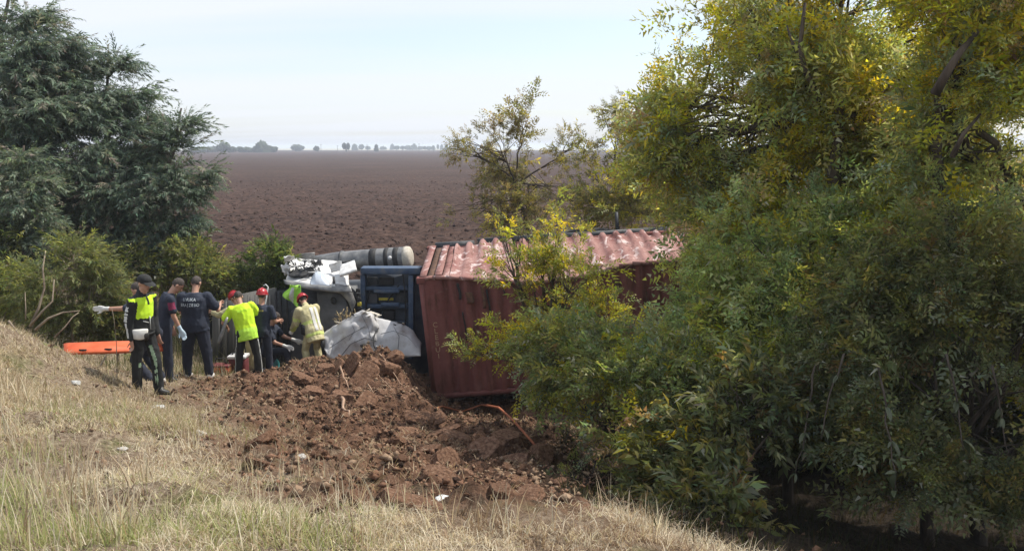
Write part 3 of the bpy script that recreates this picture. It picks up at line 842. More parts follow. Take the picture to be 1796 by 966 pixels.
# ---- left-hand conifers -----------------------------------------------------
NE = [(0.119, 0.160, 0.110), (0.162, 0.209, 0.149), (0.086, 0.121, 0.094), (0.216, 0.259, 0.187), (0.238, 0.220, 0.171)]
def conifer(name, base, tops, nshoots, size, label, seed, trunk_r=.16, wts=(3, 3, 2, 1.5, .7), tip=.10, tipcol=((.15, .19, .10), (.13, .17, .12))):
    """tiers of drooping boughs round the trunk; tops = boughs (end point, radius, weight)"""
    g = np.random.default_rng(seed); random.seed(seed)
    root = empty(name, base, label, 'tree')
    tb, bo = MB(), MB()
    bv = Vector(base); tv = Vector(tops['top'])
    tpts = limb(tb, bv - Vector((0, 0, .3)), tv, trunk_r, .02, sag=.02, n=12, sides=8)
    pos, dirs = [], []
    H = tv.z - bv.z
    for (end, rad, wt) in tops['boughs']:
        end = Vector(end)
        zt = min(max(end.z - .55 * (end - bv).xy.length * .5, bv.z + .3), tv.z - .2)
        st = bv.lerp(tv, (zt - bv.z) / H)
        pts = limb(bo, st, end, .05, .010, sag=.08, n=9, sides=5)
        out = (end - st).normalized()
        m = int(nshoots * wt)
        for k in range(m):
            t = g.random() ** .6
            p = st.lerp(end, .2 + .8 * t)
            spread = rad * (1.05 - .75 * t) 
            off = Vector(g.normal(0, 1, 3)); off.z *= .55
            p = p + off * spread * .5
            pos.append(tuple(p))
            dd = out * .9 + Vector((off.x, off.y, off.z * .5)) * .55 + Vector((0, 0, -.15))
            dirs.append(tuple(dd + Vector(g.normal(0, .25, 3))))
    pos = np.array(pos); dirs = np.array(dirs)
    V, F, C = make_crown(g, pos, dirs, size, 'feather', NE, wts, list(tipcol), tip, glint=0.0, jit=.2)
    mk('crown', V, F, M_needle, parent=root, colr=C)
    tb.build('trunk', M_bark, parent=root, smooth=True)
    bo.build('branches', M_bark, parent=root, smooth=True)
    return root

def boughs(lst): return [(P(px, py, d), r, w) for (px, py, d, r, w) in lst]
conifer('conifer_tree', on_ground(20, 20.5), {'top': P(20, -40, 20.5), 'boughs': boughs([
    (60, 30, 20, .9, 1), (130, 75, 19.8, .8, 1), (-40, 40, 20, 1, .8), (100, 130, 19.3, 1.0, 1.3), (170, 110, 20, .7, .9), (30, 120, 19.0, 1.1, 1.3), (150, 200, 19.2, 1.1, 1.4), (50, 210, 18.6, 1.1, 1.4),
    (-30, 240, 18.6, 1.1, 1.1), (120, 290, 18.5, 1.0, 1.4), (40, 270, 18.2, .9, 1.2), (90, 380, 18.6, 1.1, 1.3), (-10, 380, 18.4, 1.1, 1.2), (160, 330, 19, .9, 1.1), (200, 180, 19.8, .7, .9), (60, 80, 19.2, .8, 1), (10, 320, 18, .8, 1), (60, 440, 18.6, 1, 1.1), (0, 180, 18.6, 1, 1.2), (90, 180, 18.6, .9, 1.1)])},
    230, .58, 'tallest grey green conifer with feathery drooping boughs at the left edge', 31, trunk_r=.2)
conifer('conifer_tree', on_ground(190, 20.5), {'top': P(190, 90, 20.5), 'boughs': boughs([
    (215, 110, 20.2, .5, .6), (240, 165, 20, .45, .8), (170, 170, 19.5, .8, 1), (240, 220, 19.6, .8, 1.1), (180, 260, 19, .9, 1.2), (262, 205, 20.2, .4, .5), (250, 300, 19.2, .9, 1.2), (170, 350, 18.8, .9, 1.2), (250, 380, 19, .9, 1.1), (200, 420, 18.8, .9, 1.1), (120, 430, 18.8, .9, 1), (275, 262, 20, .45, .6), (210, 330, 18.6, .8, 1.0)])},
    210, .52, 'middle conifer with a bare spiky top, between the tallest conifer and the leaning one', 32, trunk_r=.14)
conifer('conifer_tree', on_ground(255, 19.5), {'top': P(318, 190, 19.5), 'boughs': boughs([
    (325, 215, 19.5, .35, .6), (300, 250, 19.4, .5, .9), (340, 325, 19.2, .45, .8), (372, 298, 19.2, .18, .45), (310, 330, 18.8, .8, 1.2), (250, 340, 18.6, .7, 1.0), (320, 390, 18.8, .7, 1.1), (270, 430, 18.6, .8, 1.1), (300, 300, 19, .6, 1), (225, 450, 18.4, .7, .9), (335, 385, 19, .35, .4), (250, 265, 19.4, .5, .8)])},
    175, .48, 'smallest conifer, leaning right with one long bough reaching over the ploughed field', 33, trunk_r=.12)
# a paler young one in front
conifer('conifer_tree', on_ground(45, 17.4), {'top': P(42, 255, 17.4), 'boughs': boughs([
    (40, 275, 17.2, .35, .8), (15, 310, 17, .4, .9), (70, 320, 17.1, .4, .9), (40, 350, 16.8, .5, 1), (80, 380, 17, .45, .9), (5, 380, 17, .5, .9), (45, 420, 16.8, .5, 1)])},
    110, .45, 'pale young conifer standing in front of the tallest conifer', 34, trunk_r=.06, wts=(1, 2, .5, 3, 1), tip=.3)

# ---- bushes along the ditch, left --------------------------------------------
GB = [(0.178, 0.202, 0.081), (0.145, 0.170, 0.076), (0.221, 0.235, 0.100), (0.119, 0.143, 0.067)]
def bush(px, d, blobs, n, size, label, seed, kind='leafy', cols=GB, wts=(3, 2, 2, 2), tipcol=((.25, .28, .10),), tip=.15, name='bush', cat='bush', gap=-.25, droop=0.0, tr=.03):
    return tree(name, on_ground(px, d), blobs, n, size, kind, label, cat=cat, cols=cols, wts=wts, tipcol=list(tipcol), tip=tip, trunk_r=tr, seed=seed, gap=gap, glint=0.0, droop=droop, bark=M_bark_pale, gfreq=2)
bush(125, 14.3, [B(120, 470, 14.3, .62, .6, .42, 1.6), B(80, 510, 14.2, .45, .5, .4, 1), B(170, 510, 14.3, .4, .5, .36, 1), B(120, 540, 14.4, .6, .5, .3, 1), B(130, 445, 14.4, .35, .4, .25, .6)], 1150, .34,
     'rounded yellow green bush with pale bare stems left of the traffic officer', 41, kind='feather', droop=.2)
bush(10, 14.8, [B(-5, 500, 14.8, .45, .5, .36, 1), B(25, 520, 14.8, .35, .5, .35, 1), B(-30, 540, 14.8, .5, .5, .4, 1)], 520, .28, 'green bush cut by the left edge of the view', 42, cols=[(.16, .20, .075), (.2, .22, .08)], wts=(1, 1))
bush(320, 18.2, [B(335, 460, 18.2, .38, .5, .4, 1), B(300, 480, 18.1, .4, .5, .35, 1), B(350, 490, 18.1, .5, .5, .35, 1), B(290, 520, 18, .5, .5, .4, 1)], 620, .34, 'light green bush behind the bare headed men, below the conifers', 43, tip=.35)
bush(475, 18.6, [B(478, 455, 18.6, .42, .45, .34, 1.3), B(455, 480, 18.6, .38, .45, .36, 1), B(497, 480, 18.5, .30, .4, .36, 1), B(470, 510, 18.6, .5, .5, .4, 1)], 800, .27, 'round dark green bush beside the wrecked cab', 44, cols=[(.085, .13, .05), (.115, .16, .06), (.07, .10, .045)], wts=(2, 2, 1), tip=.12)
bush(405, 18.4, [B(400, 500, 18.4, .5, .5, .35, 1), B(375, 480, 18.6, .4, .4, .3, 1), B(425, 515, 18.4, .35, .4, .3, 1), B(385, 530, 18.3, .5, .5, .4, 1)], 520, .32, 'tall grassy shrub behind the man in the bright yellow shirt', 45, kind='blade', cols=[(.26, .27, .11), (.19, .22, .08), (.32, .30, .16)], wts=(1, 1, 1), tip=.1)
bush(205, 14.6, [B(195, 560, 14.6, .4, .4, .22, 1), B(160, 580, 14.4, .5, .4, .2, 1), B(240, 560, 14.8, .4, .4, .25, 1), B(200, 520, 15, .3, .4, .25, .8)], 560, .26, 'low tangled green shrub below the outstretched gloved arm', 46, cols=[(.13, .15, .06), (.10, .115, .05), (.18, .17, .08)], wts=(1, 1, 1), tip=.06, gap=-.1)
bush(30, 16.5, [B(20, 440, 16.6, .5, .5, .3, 1), B(225, 470, 17.5, .5, .5, .3, 1), B(205, 500, 17.2, .4, .5, .3, .8), B(60, 430, 16.8, .5, .5, .3, 1)], 520, .34, 'dark undergrowth shrub in the shade under the conifers', 47, cols=[(.05, .065, .03), (.07, .08, .035)], wts=(1, 1), tip=.03)

# bare leaning stems in front of the round bush
def branch_thing(pts, r, label, name='bare_branch', cat='branch', mat=None):
    mb = MB(); pp = [P(*q) for q in pts]
    n = len(pp); mb.tube(pp, [r * .7 * (1 - .6 * i / (n - 1)) for i in range(n)], 6)
    org = tuple(pp[0])
    return tag(mb.build(name, mat or M_bark_pale, origin=org, smooth=True), label, cat)
branch_thing([(55, 568, 13.2), (68, 540, 13.3), (78, 505, 13.4), (75, 470, 13.5), (80, 440, 13.7)], .035, 'forked pale stem rising left of the round bush')
branch_thing([(52, 572, 13.0), (75, 545, 13.0), (92, 528, 13.1), (95, 490, 13.2)], .03, 'pale stem curving upright in front of the round bush')
branch_thing([(62, 578, 12.6), (85, 558, 12.6), (110, 548, 12.7), (140, 545, 12.8)], .035, 'pale branch arching over towards the gloved hand')
branch_thing([(95, 592, 12.2), (115, 572, 12.3), (128, 555, 12.4), (138, 548, 12.5)], .02, 'thin dead branch slanting up beside the orange board')
branch_thing([(45, 560, 12.6), (45, 540, 12.6), (44, 512, 12.7)], .016, 'short upright pale stake on the bank edge')
branch_thing([(15, 562, 10.6), (30, 582, 10.6), (48, 602, 10.6)], .022, 'fallen pale stick on the grass at left edge')
branch_thing([(164, 655, 11.6), (175, 642, 11.7), (186, 624, 11.8)], .03, 'stubby pale stick lying under the orange board')
branch_thing([(205, 684, 10.9), (205, 640, 10.9), (204, 600, 10.9), (200, 560, 11.0), (196, 540, 11.0)], .010, 'thin dry stalk standing left of the traffic officer')
# ------------------------------------------------------------------ container
def mat_container(name, fade):
    m, N, L = nodes_of(name)
    o = N.new('ShaderNodeOutputMaterial'); b = N.new('ShaderNodeBsdfPrincipled'); t = N.new('ShaderNodeTexCoord')
    def noise(sc, stretch=(1, 1, 1), det=6, dist=0.0):
        mpn = N.new('ShaderNodeMapping'); mpn.inputs['Scale'].default_value = stretch; L.new(t.outputs['Object'], mpn.inputs[0])
        n = N.new('ShaderNodeTexNoise'); n.inputs['Scale'].default_value = sc; n.inputs['Detail'].default_value = det
        n.inputs['Roughness'].default_value = .65; n.inputs['Distortion'].default_value = dist
        L.new(mpn.outputs[0], n.inputs['Vector']); return n
    def mix(f, a, bb):
        x = N.new('ShaderNodeMix'); x.data_type = 'RGBA'
        if isinstance(f, float): x.inputs['Factor'].default_value = f
        else: L.new(f, x.inputs['Factor'])
        for s, v in (('A', a), ('B', bb)):
            if isinstance(v, tuple): x.inputs[s].default_value = (*v, 1)
            else: L.new(v, x.inputs[s])
        return x.outputs['Result']
    n1 = noise(1.6); n2 = noise(7, (1, 1, .18) if not fade else (1, .2, 1), 8); n3 = noise(11, det=8, dist=.4)
    red = ramp(N, [(.3, (.15, .054, .048)), (.55, (.20, .078, .070)), (.75, (.26, .12, .105))]); L.new(n1.outputs['Fac'], red.inputs[0])
    rust = ramp(N, [(.53, (0, 0, 0)), (.70, (1, 1, 1))]); L.new(n2.outputs['Fac'], rust.inputs[0])
    c = mix(rust.outputs[0], red.outputs[0], (.085, .038, .028))
    if fade:
        f1 = ramp(N, [(.36, (0, 0, 0)), (.58, (1, 1, 1))]); L.new(noise(2.2, (1, .35, 1), 7, .5).outputs['Fac'], f1.inputs[0])
        c = mix(f1.outputs[0], c, (.31, .175, .155))
        f2 = ramp(N, [(.54, (0, 0, 0)), (.62, (1, 1, 1))]); L.new(noise(4.5, (1, .5, 1), 9, .8).outputs['Fac'], f2.inputs[0])
        c = mix(f2.outputs[0], c, (.54, .43, .41))
        f3 = ramp(N, [(.56, (0, 0, 0)), (.64, (1, 1, 1))]); L.new(n3.outputs['Fac'], f3.inputs[0])
        c = mix(f3.outputs[0], c, (.12, .062, .048))
    else:
        f3 = ramp(N, [(.60, (0, 0, 0)), (.68, (1, 1, 1))]); L.new(n3.outputs['Fac'], f3.inputs[0])
        dm = N.new('ShaderNodeMath'); dm.operation = 'MULTIPLY'; dm.inputs[1].default_value = .5; L.new(f3.outputs[0], dm.inputs[0])
        c = mix(dm.outputs[0], c, (.22, .13, .11))
    L.new(c, b.inputs['Base Color'])
    b.inputs['Roughness'].default_value = .8; b.inputs['Specular IOR Level'].default_value = .2
    bp = N.new('ShaderNodeBump'); bp.inputs['Strength'].default_value = .25; bp.inputs['Distance'].default_value = .02
    L.new(n3.outputs['Fac'], bp.inputs['Height']); L.new(bp.outputs[0], b.inputs['Normal'])
    L.new(b.outputs[0], o.inputs[0])
    return m
M_cont = mat_container('container_red', False)
M_cont_top = mat_container('container_red_weathered', True)
M_rust = mat_noise('rust', (.05, .028, .02), (.17, .085, .05), scale=12, rough=.9, bump=.3)
M_black = mat_noise('black_rubber', (.012, .012, .013), (.03, .03, .032), scale=20, rough=.75, bump=.15)
M_steel_dk = mat_noise('dark_steel', (.03, .034, .04), (.085, .09, .095), scale=10, rough=.6, bump=.15, metal=.2)
M_print = mat_noise('old_lettering', (.30, .20, .12), (.48, .36, .22), scale=30, rough=.7, bump=0)

CL, CW, CH = 6.62, 2.44, 2.62
tilt, roll = R(4.5), R(8)
ex = Vector((math.cos(tilt), 0, math.sin(tilt)))
ey = Vector((0, math.cos(roll), math.sin(roll))); ey = (ey - ex * ey.dot(ex)).normalized()
ez = ex.cross(ey)
C0 = P(733, 488, 15.5) - ez * CH
MC = Matrix((( ex.x, ey.x, ez.x, C0.x), (ex.y, ey.y, ez.y, C0.y), (ex.z, ey.z, ez.z, C0.z), (0, 0, 0, 1)))
cont = empty('shipping_container', label='rusty dark red shipping container lying on its side in the ditch', cat='container', mat=MC)

def sag(u): return .27 * math.exp(-((u - 2.45) / 1.25) ** 2) * min(1, u / .9)
def dent(u, v, w):
    """crash damage: near top edge pushed down, dimples"""
    s = sag(u)
    k = (w / CH) ** 2; q = max(0, 1 - v / CW) ** 1.5
    n = float(mnoise.noise(Vector((u * 1.3, v * 1.3, w * 1.1)))) * .045
    return Vector((u, v + .10 * s * k + n * (1 - q) * .0 + (n if v < .2 else 0), w - s * k * q + (n * .9 if w > CH - .15 else 0)))

def trap(u, per, dep):
    t = (u / per) % 1.0
    return dep * np.interp(t, [0, .28, .42, .78, .92, 1], [0, 0, 1, 1, 0, 0])
# near side
us = [0.34]
per = .285
while us[-1] < CL - .30:
    for f in (.28, .42, .78, .92, 1.0):
        us.append(.34 + (int((us[-1] - .34 + 1e-6) / per)) * per + f * per) if f < 1 else us.append(.34 + round((us[-1] - .34) / per + .04) * per)
us = sorted(set(round(x, 4) for x in us if x <= CL - .12))
ws = np.linspace(.10, CH - .07, 15)
mb = MB(); Vv = []
for u in us:
    for w in ws: Vv.append(dent(u, float(trap(u - .34, per, .062)) + .012, w))
nw = len(ws)
Ff = [(i * nw + j, (i + 1) * nw + j, (i + 1) * nw + j + 1, i * nw + j + 1) for i in range(len(us) - 1) for j in range(nw - 1)]
mb.add(Vv, Ff).build('side_panel', M_cont, cont, local=True)
mb = MB()                                   # flat end strip that carries the lettering
mb.grid(lambda a, b_: dent(.10 + .24 * a, .006, .10 + (CH - .17) * b_), 3, 14)
strip = mb.build('marking_panel', M_cont, cont, local=True)
# top (a former side), deeper waves with a scalloped far edge
us2 = np.arange(.62, CL - .08, .033); vs2 = np.linspace(.03, CW - .02, 18)
def topw(u, v):
    wv = .055 * math.cos((u - .62) * 2 * math.pi / .30)
    wv = max(-.030, min(.040, wv))
    amp = .55 + .9 * sstep(.55, 1, v / CW)
    dn = .07 * mnoise.noise(Vector((u * .9, v * 1.2, 3.3))) + .03 * mnoise.noise(Vector((u * 3.1, v * 2.6, 8.3)))
    return dent(u, v, CH - .03 + wv * float(amp) + dn)
Vv = [topw(u, v) for u in us2 for v in vs2]; n2_ = len(vs2)
Ff = [(i * n2_ + j, (i + 1) * n2_ + j, (i + 1) * n2_ + j + 1, i * n2_ + j + 1) for i in range(len(us2) - 1) for j in range(n2_ - 1)]
MB().add(Vv, Ff).build('top_panel', M_cont_top, cont, local=True, smooth=True)
for (a0, a1, zz, m_) in ((.03, .17, .012, M_cont_top), (.17, .33, -.055, M_rust), (.33, .47, .010, M_cont_top), (.47, .62, -.03, M_cont_top)):
    mb = MB(); mb.grid(lambda a, b_: dent(a0 + (a1 - a0) * a, .03 + (CW - .06) * b_, CH + zz), 2, 12)
    mb.build('header_plate' if m_ is M_cont_top else 'rusty_channel', m_, cont, local=True, solid=.012)
# frame
def crail(name, pts, w, h, m=M_cont):
    mb = MB()
    for a, b_ in zip(pts[:-1], pts[1:]): mb.bar(a, b_, w, h)
    return mb.build(name, m, cont, local=True)
crail('top_rail', [dent(u, .02, CH - .035) + Vector((0, 0, 0)) for u in np.linspace(0.02, CL - .02, 26)], .06, .07, M_cont_top)
crail('bottom_rail', [(.02, .03, .05), (CL - .02, .03, .05)], .08, .10)
crail('far_rail', [(.02, CW - .03, CH - .10), (CL - .02, CW - .03, CH - .10)], .06, .08)
for u in (.05, CL - .05):
    for v in (.05, CW - .05): crail('corner_post', [(u, v, .06), (u, v, CH - .06)], .10, .10)
    for v in (.06, CW - .06):
        for w in (.06, CH - .055): MB().box((u, v, w), (.17, .15, .12)).build('corner_casting', M_cont, cont, local=True, bevel=.012)
mb = MB(); mb.grid(lambda a, b_: Vector((.06 + .02 * math.cos(a * 2 * math.pi * 8), .1 + (CW - .2) * a, .1 + (CH - .2) * b_)), 48, 2); mb.build('end_wall', M_cont, cont, local=True)
mb = MB(); mb.grid(lambda a, b_: Vector((CL - .06, .1 + (CW - .2) * a, .1 + (CH - .2) * b_)), 6, 2)
for v in (.5, .95, 1.5, 1.95): mb.cyl((CL - .02, v, .15), (CL - .02, v, CH - .15), .018, 8)
mb.build('door_wall', M_cont, cont, local=True)
mb = MB(); mb.grid(lambda a, b_: Vector((.1 + (CL - .2) * a, CW - .03 - .03 * math.cos(a * 2 * math.pi * 22), .1 + (CH - .25) * b_)), 88, 2); mb.build('far_panel', M_cont, cont, local=True)
mb = MB(); mb.grid(lambda a, b_: Vector((.1 + (CL - .2) * a, .1 + (CW - .2) * b_, .02)), 4, 2); mb.build('base_panel', M_rust, cont, local=True)
# darker repair plates and vertical tears on the near side
for (u, w, a, h, m_) in ((.98, 2.18, .14, .24, M_rust), (.78, 2.30, .05, .34, M_black), (.82, 1.55, .028, .62, M_black), (1.02, 1.42, .10, .34, M_rust), (1.34, 2.05, .035, .62, M_black), (1.42, 1.15, .03, .5, M_black), (1.25, 2.2, .06, .5, M_rust), (3.9, 2.2, .16, .2, M_rust), (2.0, 1.9, .03, .55, M_rust), (1.66, 2.33, .02, .2, M_black), (1.9, 1.5, .02, .5, M_black), (4.5, 1.7, .03, .6, M_rust)):
    mb = MB(); mb.grid(lambda p, q: dent(u + (p - .5) * a + .015 * math.sin(q * 5), float(trap(u - .34, per, .062)) * .5 - .006, w + (q - .5) * h), 2, 5)
    mb.build('rust_patch', m_, cont, local=True, solid=.006)

def text_obj(name, body, size, M, mat, parent, extr=.002, sx=1.0):
    cu = bpy.data.curves.new(name, 'FONT'); cu.body = body; cu.size = size; cu.extrude = extr; cu.align_x = 'CENTER'; cu.align_y = 'CENTER'; cu.resolution_u = 3
    t = bpy.data.objects.new(name, cu); col.objects.link(t)
    dg = bpy.context.evaluated_depsgraph_get(); dg.update()
    me = bpy.data.meshes.new_from_object(t.evaluated_get(dg)); bpy.data.objects.remove(t)
    me.transform(Matrix.Diagonal((sx, 1, 1, 1))); me.transform(M); me.materials.clear(); me.materials.append(mat)
    o = bpy.data.objects.new(name, me); col.objects.link(o)
    if parent: o.parent = parent; WM[o.name] = WM[parent.name]
    return o
# vertical column of worn letters
for i, ch in enumerate('CLEBU1'):
    Mt = Matrix.Translation((.235, -.004, 1.62 - i * .135)) @ Matrix.Rotation(math.pi / 2, 4, 'X')
    text_obj('lettering', ch, .15, Mt, M_print, strip)

# trailer that lies behind it
tr_c = P(900, 415, 18.6)
trl = empty('trailer_chassis', (float(tr_c.x), 18.6, .8), 'black trailer frame lying behind the red container', 'trailer')
def tb(name, a, b_, w, h=None, m=M_steel_dk, parent=trl, **k): return MB().bar(a, b_, w, h).build(name, m, parent, **k)
tb('rail', P(764, 432, 18.35), P(832, 428, 18.35), .12, .16)
tb('rail', P(838, 424, 18.5), P(1180, 402, 18.5), .10, .14)
for px in (850, 930, 1010, 1090, 1170): 
    p = P(px, 424 - (px - 838) * .064, 18.5); tb('cross_member', p, p + Vector((0, .15, -1.6)), .09)
tb('deck_panel', P(985, 412, 18.5) + Vector((0, .1, -.75)), P(1165, 402, 18.5) + Vector((0, .1, -.75)), .05, 1.3, M_black)
for px in (1016, 1050):
    c = P(px, 414, 18.8)
    mb = MB(); mb.tube([c + Vector((math.cos(t) * .40, math.sin(t) * .22, math.sin(t) * .10)) for t in np.linspace(0, 2 * math.pi, 22)], .085, 8, cap=False)
    mb.build('tyre', M_black, trl, smooth=True)
tb('post', P(1083, 408, 18.6), P(1081, 372, 18.6), .07)

# ------------------------------------------------------------------ truck
M_white = mat_noise('white_paint', (.56, .56, .55), (.68, .68, .67), scale=3, rough=.42, bump=.04, c3=(.40, .37, .34), lo=.3, hi=.7)
M_white_shade = mat_noise('shaded_dusty_white_paint', (.36, .36, .37), (.46, .46, .47), scale=2.5, rough=.5, bump=.05, c3=(.22, .19, .17), lo=.3, hi=.7)  # greyer copy of the white, the bonnet's shade painted in, plus dirt
M_grey_pl = mat_noise('grey_plastic', (.075, .078, .085), (.125, .128, .135), scale=5, rough=.6, bump=.06)
M_grey_lt = mat_noise('dusty_grey_panel', (.10, .097, .09), (.17, .165, .15), scale=4, rough=.7, bump=.08, stretch=(3, 3, .3))
M_alloy = mat_noise('dull_alloy', (.11, .115, .12), (.27, .265, .255), scale=5, rough=.45, bump=.1, metal=.35)
M_blue = mat_noise('blue_chassis_paint', (.026, .052, .105), (.055, .092, .155), scale=7, rough=.55, bump=.12, c3=(.11, .12, .13), lo=.32, hi=.75)
M_blue_dk = mat_noise('blue_grey_sheet', (.035, .05, .08), (.085, .10, .125), scale=5, rough=.6, bump=.1)
M_yel = mat_noise('yellow_sticker', (.45, .36, .03), (.62, .52, .06), scale=20, rough=.5, bump=0)
M_cream = mat_noise('cream_dust', (.40, .36, .29), (.54, .50, .43), scale=14, rough=.7, bump=.1)
truck = empty('overturned_truck', (-4.5, 17.3, .05), 'wrecked white and blue truck lying on its side with its cab torn open', 'truck')

def prism(name, poly, d0, d1, m, parent=truck, bevel=0.0, slope=0.0):
    a = [P(x, y, d0) for x, y in poly]; dd = Vector((0, d1 - d0, slope))
    b_ = [p + dd for p in a]; n = len(a)
    mb = MB(); mb.add(a + b_, [tuple(range(n))] + [tuple(range(2 * n - 1, n - 1, -1))] + [(i, i + n, (i + 1) % n + n, (i + 1) % n) for i in range(n)])
    return mb.build(name, m, parent, bevel=bevel)

def shell(name, top, bot, dt, db, m, parent=truck, nu=24, nv=10, bulge=.2, nz=.03, thick=.02, seed=0):
    """curved sheet between an upper and a lower pixel line"""
    tx = np.linspace(0, 1, len(top)); bx = np.linspace(0, 1, len(bot))
    top = np.array(top, float); bot = np.array(bot, float)
    def fn(u, v):
        a = P(np.interp(u, tx, top[:, 0]), np.interp(u, tx, top[:, 1]), dt); b_ = P(np.interp(u, bx, bot[:, 0]), np.interp(u, bx, bot[:, 1]), db)
        p = a.lerp(b_, v); k = math.sin(math.pi * v) * math.sin(math.pi * (.1 + .8 * u))
        n = mnoise.noise(Vector((u * 4 + seed, v * 3, seed * 1.7))) + .55 * (.4 - abs(mnoise.noise(Vector((u * 8 + seed, v * 5, 4.4))))) 
        return p + Vector((0, -bulge * k * .7, bulge * k * .7)) + Vector((.3, -1, .7)) * nz * n
    return MB().grid(fn, nu, nv).build(name, m, parent, smooth=True, solid=thick)

prism('cab_wall', [(470, 512), (620, 506), (634, 560), (632, 640), (560, 668), (470, 665)], 17.9, 19.2, M_steel_dk)
prism('roof_panel', [(372, 548), (398, 522), (440, 513), (482, 506), (484, 664), (372, 664)], 17.35, 17.5, M_grey_lt)
for i, px in enumerate((384, 397, 410, 423, 436, 449, 462, 474)):
    tb('roof_rib', P(px, 528 if px < 430 else 517, 17.33), P(px + 1, 660, 17.33), .045, .05, M_grey_lt, truck)
for px in (484, 492, 503): tb('door_seal', P(px, 512, 17.25), P(px + 3, 640, 17.25), .04, .06, M_black, truck)
prism('seat', [(508, 545), (552, 540), (560, 600), (556, 655), (510, 655)], 17.5, 17.9, M_grey_pl, bevel=.06)
dt = shell('door_trim', [(556, 512), (585, 508), (608, 514), (622, 540)], [(562, 604), (585, 600), (606, 594), (616, 585)], 17.3, 17.1, M_grey_pl, bulge=.10, nz=.01)
MB().ellipsoid(P(585, 527, 17.07), (.07, .04, .08)).build('door_handle', M_black, dt)
prism('door_pillar', [(606, 500), (622, 515), (636, 570), (632, 592), (618, 560), (604, 520)], 17.2, 17.4, M_black)
# upward facing white cab side
side = shell('cab_side', [(520, 452), (560, 455), (600, 457), (612, 462)], [(500, 494), (545, 500), (585, 503), (612, 504)], 18.9, 17.0, M_white, bulge=.16, nz=.06, seed=2, nu=30, nv=16)
shell('window_arch', [(545, 490), (553, 476), (564, 477), (577, 492)], [(545, 500), (556, 502), (566, 502), (578, 501)], 17.3, 16.95, mat_noise('pale_blue_grey', (.42, .48, .56), (.56, .60, .66), scale=4, rough=.35, bump=.03), bulge=.08, nz=.01, parent=truck)
shell('door_sill', [(497, 491), (540, 499), (585, 503), (614, 500)], [(500, 498), (545, 508), (590, 513), (618, 512)], 16.95, 16.85, M_alloy, bulge=.05, nz=.01, thick=.03)
shell('front_corner', [(588, 498), (602, 500), (616, 510), (624, 530)], [(590, 512), (600, 516), (612, 530), (618, 550)], 17.0, 16.95, M_alloy, bulge=.06, nz=.01, thick=.03)
shell('cab_flap', [(598, 466), (610, 462), (622, 458)], [(596, 484), (610, 480), (626, 474)], 17.6, 16.9, M_white, bulge=.04, nz=.015, thick=.05)
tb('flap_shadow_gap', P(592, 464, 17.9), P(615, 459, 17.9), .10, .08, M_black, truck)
random.seed(3)
hm_ = MB().ellipsoid(P(534, 483, 17.5) + Vector((0, 0, .06)), (.33, .34, .09), nu=26, nv=10)
hm_.V = [Vector(v) + Vector((1, 1, .4)) * .16 * mnoise.noise(Vector(v) * 5) for v in hm_.V]
hole = hm_.build('broken_window', M_black, truck)
for i in range(46):
    c = P(534, 482, 17.45) + Vector((random.uniform(-.32, .32), random.uniform(-.3, .3), random.uniform(.02, .22)))
    d = Vector((random.uniform(-1, 1), random.uniform(-.6, .3), random.uniform(-.3, 1))).normalized() * random.uniform(.06, .2)
    tb('torn_trim', c, c + d, random.uniform(.015, .04), .012, random.choice((M_black, M_black, M_white, M_grey_pl)), hole)
shell('torn_sheet', [(512, 452), (520, 458), (530, 462)], [(503, 480), (512, 485), (520, 478)], 18.3, 17.4, M_white, bulge=.05, nz=.08, seed=5)
for k in range(3): tb('roll_bar', P(524, 447 + 3.5 * k, 18.9), P(552, 444 + 3.5 * k, 18.9), .05, .04, M_alloy, truck)
tb('bracket', P(562, 457, 18.6), P(563, 470, 18.0), .04, .05, M_black, truck); tb('bracket', P(585, 486, 17.1), P(586, 497, 16.95), .05, .04, M_black, truck)
# round tank on top
ta, tb_ = P(548, 462, 19.0), P(722, 451, 18.7)
mb = MB(); ax = (tb_ - ta); pts = [ta + ax * t for t in (0, .02, .25, .5, .75, .95, .985, 1.0)]
mb.tube(pts, [.12, .18, .235, .25, .255, .255, .235, .17], 22)
tank = mb.build('fuel_tank', M_alloy, truck, smooth=True)
for t0, t1, m_ in ((.60, .665, M_black), (.745, .785, M_black), (.835, .885, M_black), (.30, .32, M_steel_dk)):
    MB().tube([ta + ax * t0, ta + ax * t1], .262, 22).build('tank_strap', m_, tank)
MB().tube([ta + ax * .93, ta + ax * .955, ta + ax * .985, ta + ax * 1.002], [.262, .268, .255, .19], 22).build('tank_cap', M_cream, tank, smooth=True)
MB().ellipsoid(ta + ax * .80 + Vector((0, -.25, .05)), (.05, .04, .045)).build('filler_cap', M_white, tank, smooth=True)
# blue chassis end
prism('chassis_plate', [(636, 468), (748, 468), (752, 700), (636, 700)], 17.75, 17.85, M_blue_dk)
def bx(name, x0, y0, x1, y1, d, dep, m=M_blue): return prism(name, [(x0, y0), (x1, y0), (x1, y1), (x0, y1)], d, d + dep, m, bevel=.012)
bx('cross_beam', 632, 470, 737, 481, 17.35, .35); bx('chassis_rail', 632, 482, 640, 630, 17.4, .32); bx('chassis_rail', 716, 482, 725, 630, 17.4, .32)
bx('cross_beam', 641, 503, 715, 509, 17.5, .22); bx('cross_beam', 641, 534, 715, 541, 17.48, .22); bx('cross_beam', 655, 508, 700, 514, 17.40, .08)
bx('cross_beam', 668, 531, 700, 538, 17.38, .08); bx('cross_beam', 641, 565, 715, 573, 17.5, .22)
bx('spring_block', 664, 488, 690, 500, 17.55, .15, M_black); bx('spring_block', 672, 545, 692, 560, 17.55, .15, M_black)
bx('sticker', 664, 522, 690, 527, 17.60, .02, M_yel); bx('inner_panel', 643, 486, 662, 502, 17.66, .03, M_steel_dk); bx('inner_panel', 694, 512, 714, 532, 17.66, .03, M_steel_dk)
